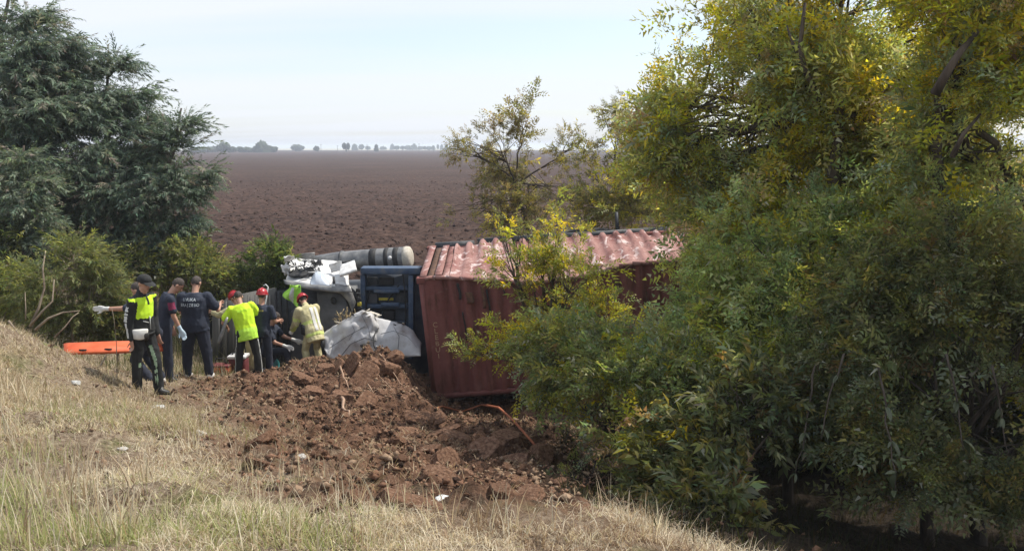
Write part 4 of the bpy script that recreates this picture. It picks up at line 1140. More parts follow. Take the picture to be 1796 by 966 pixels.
bx('grey_box', 645, 515, 662, 532, 17.6, .12, M_grey_pl)
for k in range(5): bx('warning_mark', 624 + k * .8, 506 + 8 * k, 631 + k * .8, 513 + 8 * k, 17.05, .05, (M_black, M_yel)[k % 2] if k != 1 else M_black)
for (x0, y0, x1, y1) in ((642, 590, 650, 510), (706, 470, 712, 590), (660, 560, 700, 500)):
    mb = MB(); limb(mb, P(x0, y0, 17.45), P(x1, y1, 17.5), .016, .016, sag=.12, n=8, sides=6); mb.build('air_hose', M_black, truck, smooth=True)
# crumpled bonnet
bon = shell('bonnet', [(560, 592), (585, 572), (610, 556), (634, 547), (652, 552), (664, 566)], [(574, 626), (592, 634), (615, 630), (635, 622), (650, 612), (662, 608)], 16.1, 15.75, M_white_shade, nu=44, nv=18, bulge=.13, nz=.12, seed=1, thick=.03)
shell('wheel_arch', [(655, 556), (680, 562), (704, 568), (724, 580), (738, 602)], [(640, 622), (665, 622), (690, 625), (715, 626), (738, 624)], 16.2, 15.75, M_white_shade, nu=30, nv=14, bulge=.14, nz=.035, seed=4, thick=.03)
shell('bonnet_lip', [(634, 547), (650, 546), (666, 551)], [(636, 553), (650, 555), (664, 560)], 16.35, 16.25, M_cream, bulge=.02, nz=.01)
for (x, y, d, rx, rz) in ((566, 604, 15.85, .05, .10), (640, 606, 15.66, .10, .05)):
    MB().ellipsoid(P(x, y, d), (rx, .06, rz), nu=10, nv=6).build('lamp_hole', M_black, bon, smooth=True)
mb = MB(); limb(mb, P(664, 575, 15.9), P(658, 612, 15.55), .014, .010, sag=.25, n=8, sides=5); mb.build('crease', M_black, bon, smooth=True)
g = np.random.default_rng(77); random.seed(77)
random.seed(12)
for i in range(22):
    t_ = random.random(); c = P(np.interp(t_, [0, .3, .55, .8, 1], [565, 600, 634, 664, 712]), np.interp(t_, [0, .3, .55, .8, 1], [590, 563, 549, 556, 572]), 16.0) + Vector((0, random.uniform(-.05, .2), random.uniform(-.05, .02)))
    d = Vector((random.uniform(-1, 1), random.uniform(-.6, .3), random.uniform(-.4, .6))).normalized() * random.uniform(.06, .2)
    tb('torn_trim', c, c + d, random.uniform(.02, .06), .015, random.choice((M_black, M_black, M_white, M_cream)), bon)
mb = MB()
for i in range(70):
    c = P(g.uniform(596, 632), 0, 16.3); c = P(g.uniform(592, 634), g.uniform(552, 570), 16.1)
    mb.tube([c, c + Vector((g.normal(0, .06), g.normal(0, .04), abs(g.normal(.08, .05))))], .006, 3)
M_straw_s = mat_noise('straw', (.30, .22, .11), (.5, .4, .22), scale=20, rough=.9, bump=0)
tag(mb.build('straw_tuft', M_straw_s, truck), kind='stuff')
prism('bumper_edge', [(560, 590), (575, 582), (598, 575), (600, 580), (578, 590), (562, 600)], 16.4, 16.5, M_cream)

def surf_line(name, target, pts, r, m_, parent):
    """thin seam laid on a sheet"""
    from mathutils.bvhtree import BVHTree
    me = target.data; off = WM[target.name].translation
    bvh = BVHTree.FromPolygons([v.co + off for v in me.vertices], [tuple(p.vertices) for p in me.polygons])
    cam_p = Vector((0, 0, CAM_Z)); out = []
    for i in range(len(pts) - 1):
        for t in np.linspace(0, 1, 7)[:-1] if i < len(pts) - 2 else np.linspace(0, 1, 7):
            x = pts[i][0] + (pts[i + 1][0] - pts[i][0]) * t; y = pts[i][1] + (pts[i + 1][1] - pts[i][1]) * t
            d = (P(x, y, 10) - cam_p).normalized(); h = bvh.ray_cast(cam_p, d)
            if h[0] is not None and h[0].y < 20: out.append(h[0] - d * .022)
    if len(out) > 2: MB().tube(out, r, 5).build(name, m_, parent, smooth=True)
for pts, r in (([(578, 610), (605, 592), (640, 572)], .009), ([(600, 622), (615, 603), (640, 592), (660, 598)], .013), ([(634, 552), (646, 575), (650, 592)], .008), ([(615, 562), (622, 580), (612, 596)], .007)):
    surf_line('panel_seam', bon, pts, r * .55, M_grey_pl, bon)
wa = [o for o in truck.children if o.name.startswith('wheel_arch')][0]
for pts, r in (([(690, 572), (700, 590), (698, 612)], .010), ([(668, 585), (690, 580), (715, 590), (732, 610)], .008)):
    surf_line('panel_seam', wa, pts, r * .5, M_grey_pl, wa)
for k, (x, y, s_) in enumerate(((508, 462, .16), (515, 474, .18), (540, 466, .14), (556, 470, .12), (502, 480, .12), (590, 476, .14), (524, 494, .10))):
    random.seed(k + 40); q = P(x, y, 17.5); ax_ = Vector((random.uniform(-1, 1), random.uniform(-.5, .5), random.uniform(-.2, .6))).normalized(); bx_ = ax_.cross(Vector((random.uniform(-1, 1), 1, random.uniform(0, 1)))).normalized()
    mb = MB(); mb.grid(lambda u, v: q + Vector((0, 0, .10)) + ax_ * (u - .5) * 2 * s_ + bx_ * (v - .5) * 1.4 * s_ + Vector((0, 0, 1)) * .09 * mnoise.noise(Vector((u * 3 + k, v * 3, 0))), 6, 5)
    mb.build('torn_sheet', (M_white, M_white, M_alloy, M_grey_pl)[k % 4], truck, solid=.008)
# hanging vest
M_vest = mat_noise('lime_fabric', (.30, .60, .06), (.42, .75, .12), scale=8, rough=.8, bump=.1)
M_refl = mat_noise('silver_reflective_tape', (.45, .47, .46), (.62, .64, .62), scale=20, rough=.45, bump=.05)
vg = MB(); vg.grid(lambda u, v: P(508 + 18 * u - 12 * v * (1 - u) + 2 * math.sin(v * 6), 500 + 41 * v * (.45 + .55 * u) , 16.8) + Vector((0, .05 * math.sin(u * 9 + v * 3), 0)), 14, 14)
vest = vg.build('lime_vest', M_vest, origin=tuple(P(510, 540, 16.8)), smooth=True, solid=.008)
tag(vest, 'lime green reflective vest hanging from the torn cab edge', 'vest')
sg = MB(); sg.grid(lambda u, v: P(511 + 6 * u - 4 * v, 504 + 34 * v * (.55 + .3 * u), 16.76) + Vector((0, .05 * math.sin((.3 + u * .25) * 9 + v * 3), 0)), 3, 12)
sg.build('reflective_band', M_refl, vest, smooth=True)

# ------------------------------------------------------------------ loose objects
def gp(px, py, up=0.0):
    q = ray_ground(px, py); z = float(height(np.array([q[0]]), np.array([q[1]]))[0])
    return Vector((q[0], q[1], z + up))
M_orange = mat_noise('orange_plastic', (.55, .085, .025), (.70, .14, .05), scale=5, rough=.6, bump=.08, c3=(.42, .17, .10), lo=.3, hi=.8)
a, b_ = P(112, 612, 12.2), P(292, 606, 12.9)
brd = empty('rescue_board', tuple((a + b_) / 2), 'long flat orange rescue board lying in the grass behind the traffic officer', 'rescue board')
mb = MB(); d = (b_ - a); s = Vector((-d.y, d.x, 0)).normalized(); 
pts = []
for t, w in ((0, .09), (.04, .14), (.5, .16), (.92, .14), (1, .09)): pts.append((a + d * t, w))
V = [p + s * w + Vector((0, 0, .07)) for p, w in pts] + [p - s * w - Vector((0, 0, .02)) for p, w in pts] + [p + s * w + Vector((0, 0, .02)) for p, w in pts] + [p - s * w - Vector((0, 0, .065)) for p, w in pts]
n = 5; F = []
for i in range(n - 1): F += [(i, i + 1, n + i + 1, n + i), (2 * n + i, 3 * n + i, 3 * n + i + 1, 2 * n + i + 1), (n + i, n + i + 1, 3 * n + i + 1, 3 * n + i), (i, 2 * n + i, 2 * n + i + 1, i + 1)]
F += [(0, n, 3 * n, 2 * n), (n - 1, 3 * n - 1, 4 * n - 1, 2 * n - 1)]
mb.add(V, F).build('board', M_orange, brd)
for t in (.18, .42, .66, .86):
    p = a + d * t - s * .12 + Vector((0, -.012, .005)); MB().box(p, (.11, .02, .025)).build('hand_hole', M_black, brd)

def bag(name, c, size, m, label, cat, extra=None, rotz=0.0):
    r = empty(name, c, label, cat); rm = Matrix.Rotation(rotz, 3, 'Z')
    c = Vector(c)
    MB().box(c + Vector((0, 0, size[2] / 2)), size, rm).build('body', m, r, bevel=min(size) * .18)
    if extra: extra(r, c, size, rm)
    return r
M_maroon = mat_noise('maroon_fabric', (.10, .018, .022), (.18, .035, .035), scale=10, rough=.85, bump=.2)
def lid(m, h=.05): 
    def f(r, c, s, rm):
        MB().box(c + Vector((0, 0, s[2] + h / 2 - .004)), (s[0] * 1.04, s[1] * 1.04, h), rm).build('lid', m, r, bevel=.012)
        MB().tube([c + Vector((-.12, 0, s[2] + h)), c + Vector((-.08, 0, s[2] + h + .12)), c + Vector((.08, 0, s[2] + h + .12)), c + Vector((.12, 0, s[2] + h))], .012, 6).build('handle', M_black, r)
    return f
def ground_pt(px, d): 
    p = P(px, 640, d); return Vector((p.x, p.y, float(height(np.array([p.x]), np.array([p.y]))[0])))
bag('tool_case', ground_pt(387, 15.9), (.42, .25, .22), M_orange, 'orange equipment case on the ground between the two nearest backs', 'case', lid(M_maroon, .04))
bag('cooler_box', ground_pt(419, 16.1), (.36, .30, .40), M_maroon, 'maroon box with white lid seen between the yellow shirt man\'s legs', 'box', lid(M_white, .06))
c = ground_pt(483, 16.0)
ob = empty('gas_cylinder', c, 'small teal gas bottle standing by the kneeling rescuer', 'gas bottle')
M_teal = mat_noise('teal_paint', (.02, .14, .15), (.05, .22, .22), scale=8, rough=.4, bump=.02)
MB().tube([c, c + Vector((0, 0, .04)), c + Vector((0, 0, .36)), c + Vector((0, 0, .43)), c + Vector((0, 0, .46))], [.07, .085, .085, .05, .025], 14).build('bottle', M_teal, ob, smooth=True)
MB().cyl(c + Vector((0, 0, .46)), c + Vector((0, 0, .53)), .022, 8).build('valve', M_alloy, ob)
for (px, d, m_, lab) in ((466, 16.3, M_orange, 'small orange pouch on the soil between two rescuers'), (528, 15.6, M_white, 'crumpled white cloth on the soil below the firefighter')):
    c = ground_pt(px, d); mb = MB(); mb.ellipsoid(c + Vector((0, 0, .06)), (.13, .10, .08), nu=12, nv=8)
    mb.V = [Vector(v) + Vector((1, 1, 1)) * .03 * mnoise.noise(Vector(v) * 9) for v in mb.V]
    tag(mb.build('pouch' if m_ is M_orange else 'cloth', m_, origin=tuple(c), smooth=True), lab, 'pouch' if m_ is M_orange else 'cloth')
# pike pole
c = P(463, 548, 16.6); mb = MB(); mb.tube([P(460, 600, 16.5), c, P(470, 503, 16.7), P(466, 499, 16.7), P(462, 501, 16.7)], .016, 7)
tag(mb.build('hooked_pole', M_refl, origin=tuple(P(460, 600, 16.5)), smooth=True), 'thin pale pole with a hooked tip beside the red helmet', 'pole')

# orange cable in the ditch
mb = MB(); pts = [(742, 716, 0), (775, 716, .08), (810, 716, .14), (845, 725, .22), (875, 742, .26), (900, 764, .22), (920, 780, .14), (940, 797, .04)]
pp = [gp(x, y, u + .03) for x, y, u in pts]
mb.tube([pp[0].lerp(pp[1], 0)] + pp[1:], .020, 7)
M_cable = mat_noise('rusty_orange', (.28, .075, .03), (.42, .14, .06), scale=10, rough=.7, bump=.1)
tag(mb.build('cable', M_cable, origin=tuple(pp[0]), smooth=True), 'rusty orange cable arching over the churned soil below the container', 'cable')

# clods and stones --------------------------------------------------------
M_clod = mat_noise('red_clod', (.050, .030, .021), (.195, .108, .069), scale=7, rough=.95, bump=.9, c3=(.31, .21, .145), lo=.3, hi=.75, spec=.1)
def rock_mesh(name, seed, s, mat, detail=3, rough=.35):
    bm = bmesh.new(); bmesh.ops.create_icosphere(bm, subdivisions=detail, radius=1)
    for v in bm.verts:
        p = v.co * 1.1 + Vector((seed * 3.1, seed * 1.7, 0))
        k = 1 + rough * mnoise.noise(p) + rough * .5 * mnoise.noise(p * 2.7) + rough * .25 * mnoise.noise(p * 6)
        q = v.co * k; q.x = max(-.72, min(.72, q.x)) ; q.z = max(-.6, min(.62, q.z))
        v.co = Vector((q.x * s[0], q.y * s[1], q.z * s[2]))
    me = bpy.data.meshes.new(name); bm.to_mesh(me); bm.free(); me.materials.append(mat)
    return me
clod_me = [rock_mesh('clod', i, s, M_clod, 3) for i, s in enumerate([(1, .8, .6), (1.2, .7, .5), (.9, .9, .7), (1.4, .6, .35), (1.1, .5, .8), (1.5, .8, .3)])]
random.seed(21)
def clod(p, size, k=None, rot=None, sink=.25):
    me = clod_me[random.randrange(4) if k is None else k]
    o = bpy.data.objects.new('clod', me); col.objects.link(o); o.parent = bank
    o.location = p + Vector((0, 0, size * (.35 - sink)))
    o.rotation_euler = rot or (random.gauss(0, .35), random.gauss(0, .35), random.uniform(0, 6.28)); o.scale = (size,) * 3
    return o
big = [(585, 650, .24, 5, (.2, -.9, .3)), (612, 652, .27, 5, (.5, -1.0, .2)), (690, 625, .22, 2, None), (660, 650, .22, 4, (.3, .5, .4)), (548, 690, .24, 2, None), (530, 668, .22, 1, None), (515, 640, .2, 0, None), (600, 690, .30, 2, None), (640, 668, .32, 3, (.4, -.7, .9)),
       (735, 740, .24, 3, (.25, .2, .2)), (757, 742, .22, 5, (.3, -.2, .6)), (765, 765, .34, 5, (-.3, -.25, .4)), (720, 762, .22, 3, (.3, .3, 1)), (800, 780, .28, 0, None), (850, 800, .34, 2, None), (890, 775, .30, 2, None), (820, 840, .22, 1, None), (735, 795, .18, 0, None), (685, 775, .2, 3, None),
       (605, 725, .20, 4, (.6, .3, .5)), (640, 705, .3, 3, (.6, -.5, 1.2)), (700, 700, .2, 0, None), (570, 655, .2, 2, None), (560, 720, .14, 0, None), (500, 700, .12, 0, None), (495, 640, .2, 2, None), (705, 800, .16, 1, None), (780, 815, .18, 2, None), (900, 815, .28, 0, None), (945, 800, .3, 2, None), (955, 860, .2, 1, None),
       (840, 875, .15, 0, None), (620, 790, .12, 2, None), (930, 735, .3, 0, None), (880, 730, .2, 2, None), (680, 655, .3, 4, (.2, .4, 1)), (630, 625, .15, 2, None), (600, 632, .15, 0, None), (720, 640, .3, 2, None), (655, 632, .16, 4, None), (545, 640, .24, 1, None), (575, 628, .13, 2, None), (470, 668, .10, 0, None), (445, 705, .10, 1, None), (490, 765, .10, 0, None), (800, 700, .22, 0, None)]
for (px, py, s, k, r) in big: clod(gp(px, py), s, k, r)
i = 0
while i < 210:
    px, py = random.uniform(400, 1000), random.uniform(610, 900)
    q = ray_ground(px, py)
    if float(soil_mask(np.array([q[0]]), np.array([q[1]]))[0]) < random.uniform(.2, .9): continue
    clod(gp(px, py), math.exp(random.gauss(math.log(.062), .45))); i += 1
# crumbs
g = np.random.default_rng(88)
n = 40000
cx, cy = g.uniform(-6.5, 3.5, n), g.uniform(5.2, 16.5, n)
sm = soil_mask(cx, cy); kp = g.random(n) < sm * .8 + .05
cx, cy = cx[kp], cy[kp]; sz = np.exp(g.normal(math.log(.02), .5, len(cx))).clip(.008, .06)
M_clod_d = mat_noise('dark_damp_clod', (.025, .017, .013), (.075, .045, .032), scale=9, rough=.95, bump=.8, spec=.1)
M_clod_t = mat_noise('dry_tan_clod', (.18, .115, .075), (.31, .22, .15), scale=9, rough=.95, bump=.8, spec=.1)
kind_ = np.where(g.random(len(cx)) < .30, 1, 0) + np.where(fbm(cx * 1.2, cy * 1.2, oct=3, seed=92) + g.normal(0, .3, len(cx)) > .35, 2, 0)
for q_, (m_, nm_, lb_) in enumerate(((M_clod, 'soil_crumbs', 'loose crumbs of red soil over the churned ground'), (M_clod_d, 'dark_soil_crumbs', 'dark damp crumbs among the churned soil'), (M_clod_t, 'dry_soil_crumbs', 'dry tan crumbs over the churned soil'))):
    w_ = np.where((kind_ == q_) | ((q_ == 2) & (kind_ == 3)))[0]
    PV, PF = blobs_mesh(np.stack([cx[w_], cy[w_], height(cx[w_], cy[w_]) + sz[w_] * .3], 1), np.stack([sz[w_], sz[w_] * .8, sz[w_] * .7], 1), 9 + q_)
    tag(link_mesh(nm_, np_mesh(nm_, PV, PF, m_)), lb_, 'soil crumbs', kind='stuff')
# torn roots and pale splinters sticking out of the heap
M_root = mat_noise('pale_root', (.24, .14, .09), (.42, .29, .20), scale=12, rough=.9, bump=.2)
random.seed(4)
for (x0, y0, x1, y1, r) in ((610, 612, 632, 655, .03), (640, 605, 690, 668, .016), (652, 612, 705, 680, .013), (665, 625, 712, 690, .012), (630, 640, 655, 690, .02), (645, 640, 700, 700, .012), (597, 655, 612, 690, .02), (655, 605, 720, 705, .010), (600, 712, 612, 740, .03), (625, 622, 640, 655, .022)):
    a, b_ = gp(x0, y0, .10), gp(x1, y1, .06); mb = MB(); limb(mb, a, b_, r, r * .4, sag=.06, n=7, sides=5); o = mb.build('root', M_root, parent=bank, smooth=True)
M_stone = mat_noise('pale_stone', (.32, .30, .27), (.50, .48, .44), scale=8, rough=.85, bump=.3)
M_plastic = mat_noise('white_plastic', (.45, .47, .47), (.62, .63, .62), scale=5, rough=.5, bump=.2)
def stone(px, py, s, label, m=M_stone, name='stone', cat='stone', flat=.6, seed=0):
    me = rock_mesh(name, seed + px * .01, (1, .8, flat), m, 3, .4); o = bpy.data.objects.new(name, me); col.objects.link(o)
    p = gp(px, py); o.location = p + Vector((0, 0, s * flat * .25)); o.scale = (s,) * 3; o.rotation_euler = (random.gauss(0, .2), random.gauss(0, .2), random.uniform(0, 6)); 
    return tag(o, label, cat)
stone(273, 722, .13, 'crumpled white plastic lying in the grass below the traffic officer', M_plastic, 'plastic_litter', 'litter', .45, 1)
stone(352, 763, .07, 'round white stone in the grass, nearest one to the tall green tuft', flat=.7, seed=2)
stone(214, 781, .055, 'flat pale stone bedded in the dry grass, lower left', flat=.4, seed=3)
stone(775, 876, .075, 'white lump of litter beside the shaded soil at bottom centre', M_plastic, 'plastic_litter', 'litter', .7, 4)
stone(1009, 893, .065, 'grey stone on the bank near the dark bush', mat_noise('grey_stone', (.22, .22, .22), (.38, .38, .37), scale=8, rough=.9, bump=.3), flat=.9, seed=5)
stone(132, 668, .075, 'dark and white scrap of plastic in the grass under the orange board', M_plastic, 'plastic_litter', 'litter', .6, 6)
stone(533, 718, .06, 'pale broken stone at the left foot of the soil heap', flat=.6, seed=8)
stone(640, 757, .06, 'small white stone on the loose soil below the heap', flat=.7, seed=9)
stone(528, 812, .06, 'white pebble where the dry grass meets the bare soil', flat=.7, seed=10)
stone(738, 806, .05, 'white stone chip under the tilted soil slabs', flat=.7, seed=11)
stone(440, 672, .07, 'whitish stone by the yellow shirt man\'s shoes', flat=.5, seed=13)
# ------------------------------------------------------------------ people
from mathutils.bvhtree import BVHTree
def cloth(name, c1, c2, rough=.85, bump=.15, sc=14): return mat_noise(name, c1, c2, scale=sc, rough=rough, bump=bump, bscale=40)
M_skin = mat_noise('skin', (.36, .19, .13), (.46, .26, .18), scale=9, rough=.55, bump=.03)
M_hair = mat_noise('dark_hair', (.018, .013, .011), (.075, .056, .046), scale=60, rough=.7, bump=.5)
M_navy = cloth('navy_cotton', (.011, .016, .032), (.022, .030, .052))
M_navy2 = cloth('navy_trousers', (.010, .013, .026), (.018, .023, .040))
M_blk = cloth('black_cloth', (.007, .008, .008), (.016, .017, .018))
M_hiv = cloth('fluorescent_yellow', (.50, .78, .02), (.60, .88, .03), bump=.08)
M_hivb = cloth('fluorescent_yellow_green', (.42, .74, .05), (.52, .84, .08), bump=.08)
M_buff = cloth('buff_turnout_cloth', (.42, .38, .20), (.56, .51, .30), bump=.2)
M_limeband = cloth('lime_band', (.50, .60, .16), (.62, .70, .24))
M_redhelm = mat_noise('red_helmet_paint', (.32, .012, .018), (.42, .022, .03), scale=6, rough=.32, bump=.02)
M_glove = cloth('pale_glove', (.55, .55, .52), (.70, .69, .66))
M_glove_b = cloth('pale_blue_glove', (.38, .50, .60), (.50, .62, .70))
M_boot = mat_noise('black_leather', (.010, .010, .010), (.03, .028, .026), scale=12, rough=.5, bump=.15)
M_pshoe = cloth('pale_shoe', (.45, .43, .40), (.62, .60, .56))
M_patch = cloth('maroon_patch', (.16, .012, .05), (.24, .03, .08))
M_eye = mat_noise('eye', (.015, .010, .008), (.03, .02, .015), rough=.25, bump=0)
M_lip = mat_noise('lips', (.26, .09, .08), (.32, .12, .10), rough=.5, bump=0)
M_txt = mat_noise('white_print', (.40, .45, .48), (.55, .60, .62), scale=30, rough=.8, bump=0)

def voxel(mb, size, smooth=3, dec=None, wrinkle=0.0, wf=9.0, seed=0):
    V = np.array([tuple(v) for v in mb.V]); me = np_mesh('t', V, [np.array(f) for f in mb.F.values()])
    o = bpy.data.objects.new('t', me); col.objects.link(o)
    m = o.modifiers.new('r', 'REMESH'); m.mode = 'VOXEL'; m.voxel_size = size
    m = o.modifiers.new('s', 'SMOOTH'); m.factor = .5; m.iterations = smooth
    if dec: m = o.modifiers.new('d', 'DECIMATE'); m.ratio = dec
    dg = bpy.context.evaluated_depsgraph_get(); dg.update()
    ev = bpy.data.meshes.new_from_object(o.evaluated_get(dg))
    bpy.data.objects.remove(o); bpy.data.meshes.remove(me)
    n = len(ev.vertices); co = np.empty(n * 3, np.float32); ev.vertices.foreach_get('co', co); co = co.reshape(-1, 3).astype(float)
    if wrinkle:
        no = np.empty(n * 3, np.float32); ev.vertices.foreach_get('normal', no); no = no.reshape(-1, 3)
        w = fbm(co[:, 0] * wf, co[:, 1] * wf, co[:, 2] * wf * .55, oct=3, seed=seed); rd = 1 - 2 * np.abs(w)
        co = co + no * (wrinkle * rd)[:, None]
    tris, qd = [], []
    for p in ev.polygons: (tris if p.loop_total == 3 else qd).append(tuple(p.vertices))
    bpy.data.meshes.remove(ev)
    F = []
    if tris: F.append(np.array(tris))
    if qd: F.append(np.array(qd))
    return co, F

def subset(V, F, test):
    """split faces by test(centres) -> [(V,F) rest, (V,F) picked]"""
    out = []
    for want in (False, True):
        fs = []
        for f in F:
            c = V[f].mean(1); k = test(c)
            fs.append(f[k == want])
        used = np.unique(np.concatenate([f.ravel() for f in fs])) if any(len(f) for f in fs) else np.array([], int)
        remap = np.zeros(len(V), int); remap[used] = np.arange(len(used))
        out.append((V[used], [remap[f] for f in fs if len(f)]))
    return out

def cap_seg(mb, a, b, ra, rb, n=10):
    """tapered limb with round ends"""
    a, b = Vector(a), Vector(b); d = (b - a); L_ = d.length; d = d / max(L_, 1e-6)
    pts, rad = [], []
    for t in (-.98, -.8, -.45): pts.append(a + d * ra * t); rad.append(ra * math.sqrt(max(0.01, 1 - t * t)))
    for t in (0, .33, .66, 1): pts.append(a.lerp(b, t)); rad.append(ra + (rb - ra) * t)
    for t in (.45, .8, .98): pts.append(b + d * rb * t); rad.append(rb * math.sqrt(max(0.01, 1 - t * t)))
    mb.tube(pts, rad, n)

def loft(mb, rings, n=16):
    """rings: (centre, right axis*rx, forward axis*ry)"""
    V, F = [], []
    for c, ax, ay in rings:
        for k in range(n):
            t = 2 * math.pi * k / n; V.append(Vector(c) + Vector(ax) * math.cos(t) + Vector(ay) * math.sin(t))
    m = len(rings)
    for i in range(m - 1):
        for k in range(n): F.append((i * n + k, i * n + (k + 1) % n, (i + 1) * n + (k + 1) % n, (i + 1) * n + k))
    F.append(tuple(range(n - 1, -1, -1))); F.append(tuple((m - 1) * n + k for k in range(n)))
    mb.add(V, F)

def hand(mb, wrist, d, up, side, s=1.0, curl=.5, fat=1.0):
    d = Vector(d).normalized(); up = Vector(up); up = (up - d * up.dot(d)).normalized(); w = d.cross(up)
    p0 = Vector(wrist); 
    loft(mb, [(p0 - d * .02 * s, w * .026 * s * fat, up * .018 * s * fat), (p0 + d * .03 * s, w * .036 * s * fat, up * .016 * s * fat), (p0 + d * .085 * s, w * .040 * s * fat, up * .013 * s * fat)], 10)
    for i, (off, ln) in enumerate(((-.030, .070), (-.010, .080), (.010, .075), (.029, .060))):
        b0 = p0 + d * .085 * s + w * off * s
        d1 = (d - up * curl * .6).normalized(); d2 = (d - up * curl * 1.8).normalized(); d3 = (d - up * curl * 3).normalized()
        r = .0085 * s * fat
        b1 = b0 + d1 * ln * .45 * s; b2 = b1 + d2 * ln * .32 * s; b3 = b2 + d3 * ln * .25 * s
        cap_seg(mb, b0, b1, r, r * .95, 7); cap_seg(mb, b1, b2, r * .95, r * .9, 7); cap_seg(mb, b2, b3, r * .9, r * .75, 7)
    t0 = p0 + d * .03 * s - w * .030 * s * side; t1 = t0 + (d * .7 - w * .7 * side - up * .3).normalized() * .04 * s; t2 = t1 + (d * .9 - w * .2 * side - up * .5).normalized() * .035 * s
    cap_seg(mb, t0, t1, .011 * s * fat, .010 * s * fat, 7); cap_seg(mb, t1, t2, .010 * s * fat, .008 * s * fat, 7)

def Vn(*a): return Vector(a).normalized()

def person(label, px, d, phi, H=1.74, build=1.0, lean=4, side=0, head=10, turn=0, ra=None, la=None, rl=None, ll=None, top=None, bottom=None, sleeve='short',
           hat=None, shoes=M_boot, gloves=None, hair=True, hairm=M_hair, collar=False, zoff=0.0, hem=0.0, curl=.5, base=None, seed=0, top_r=0.0):
    k = H / 1.75
    ra = ra or (Vn(.15, -.05, -1), Vn(.02, .25, -1)); la = la or (Vn(-.15, -.05, -1), Vn(-.02, .25, -1))
    rl = rl or (Vn(.06, .02, -1), Vn(.03, -.03, -1)); ll = ll or (Vn(-.06, .02, -1), Vn(-.03, -.03, -1))
    Tm = Matrix.Rotation(-R(lean), 3, 'X') @ Matrix.Rotation(R(side), 3, 'Y')
    rt, fw, up = Tm @ Vector((1, 0, 0)), Tm @ Vector((0, 1, 0)), Tm @ Vector((0, 0, 1))
    b = build
    hipR, hipL = Vector((.095 * k, 0, -.03 * k)), Vector((-.095 * k, 0, -.03 * k))
    N_ = up * .53 * k + fw * .01
    J = {}
    J['sR'] = N_ - up * .065 * k + rt * .185 * k * (.6 + .4 * b); J['sL'] = N_ - up * .065 * k - rt * .185 * k * (.6 + .4 * b)
    for s_, (u1, f1) in (('R', ra), ('L', la)):
        J['e' + s_] = J['s' + s_] + u1 * .29 * k; J['w' + s_] = J['e' + s_] + f1 * .26 * k
    for s_, h_, (t1, s1) in (('R', hipR, rl), ('L', hipL, ll)):
        J['h' + s_] = h_; J['k' + s_] = h_ + t1 * .43 * k; J['a' + s_] = J['k' + s_] + s1 * .42 * k
    Hm = Tm @ Matrix.Rotation(-R(head), 3, 'X') @ Matrix.Rotation(R(turn), 3, 'Z')
    hu, hf, hr = Hm @ Vector((0, 0, 1)), Hm @ Vector((0, 1, 0)), Hm @ Vector((1, 0, 0))
    hc = N_ + up * .06 * k + hu * .135 * k + hf * .025 * k
    # ---- body: one surface
    mb = MB()
    tor = [(-.12, .150, .105), (0, .165, .115), (.12, .145, .105), (.28, .16, .115), (.42, .165, .11), (.49, .13, .085), (.54, .062, .062)]
    def torso(m_, g_, z0=-9, z1=9):
        rg = [(up * z * k, rt * (rx * k * b + g_), fw * (ry * k * (.5 + .5 * b) * b + g_)) for z, rx, ry in tor if z0 <= z <= z1]
        loft(m_, rg)
    torso(mb, -.004)
    cap_seg(mb, N_ - up * .05, hc - hu * .05 * k, .058 * k, .055 * k)
    mb.ellipsoid(hc + hu * .02 * k, (.075 * k, .094 * k, .098 * k), Hm, 16, 12)
    mb.ellipsoid(hc - hu * .055 * k + hf * .022 * k, (.056 * k, .068 * k, .068 * k), Hm, 14, 10)      # jaw
    cap_seg(mb, hc + hf * .088 * k + hu * .012 * k, hc + hf * .108 * k - hu * .028 * k, .010 * k, .016 * k, 8)   # nose
    mb.ellipsoid(hc + hf * .078 * k + hu * .028 * k, (.052 * k, .018 * k, .010 * k), Hm, 10, 6)            # brow
    mb.ellipsoid(hc + hf * .080 * k - hu * .058 * k, (.026 * k, .014 * k, .014 * k), Hm, 10, 6)            # mouth mound
    mb.ellipsoid(hc + hf * .075 * k - hu * .100 * k, (.026 * k, .020 * k, .018 * k), Hm, 10, 6)            # chin
    for s_ in (-1, 1): mb.ellipsoid(hc + hr * s_ * .077 * k - hu * .01 * k - hf * .008 * k, (.010 * k, .020 * k, .032 * k), Hm, 8, 8)
    for s_, sd in (('R', 1), ('L', -1)):
        cap_seg(mb, J['s' + s_], J['e' + s_], .052 * k * b, .040 * k); cap_seg(mb, J['e' + s_], J['w' + s_], .041 * k, .027 * k)
        fd = (J['w' + s_] - J['e' + s_]).normalized(); 
        hand(mb, J['w' + s_] + fd * .01, fd, -rt * sd * 1.0 + fw * .15, sd, k * 1.02, curl)
        cap_seg(mb, J['h' + s_], J['k' + s_], .082 * k * b, .052 * k); cap_seg(mb, J['k' + s_], J['a' + s_], .054 * k, .036 * k)
        cap_seg(mb, J['a' + s_] - Vector((0, .02, .03)) * k, J['a' + s_] + Vector((0, .10, -.05)) * k, .032 * k, .022 * k)
    footz = min(J['aR'].z, J['aL'].z) - .085 * k
    fc = (J['aR'] + J['aL']) / 2
    shift = Vector((-fc.x, -fc.y, -footz)) 
    rotz = Matrix.Rotation(R(phi) - math.pi / 2, 4, 'Z')
    gp_ = base if base is not None else ground_pt(px, d)
    root = empty('person', label=label, cat='person', mat=Matrix.Translation(Vector(gp_) + Vector((0, 0, zoff))) @ rotz)
    sh = np.array(shift)
    def put(name, VF, m_, parent=root, smooth=True):
        if not VF[1]: return None
        return mk(name, VF[0] + sh, VF[1], m_, parent, local=True, smooth=smooth)
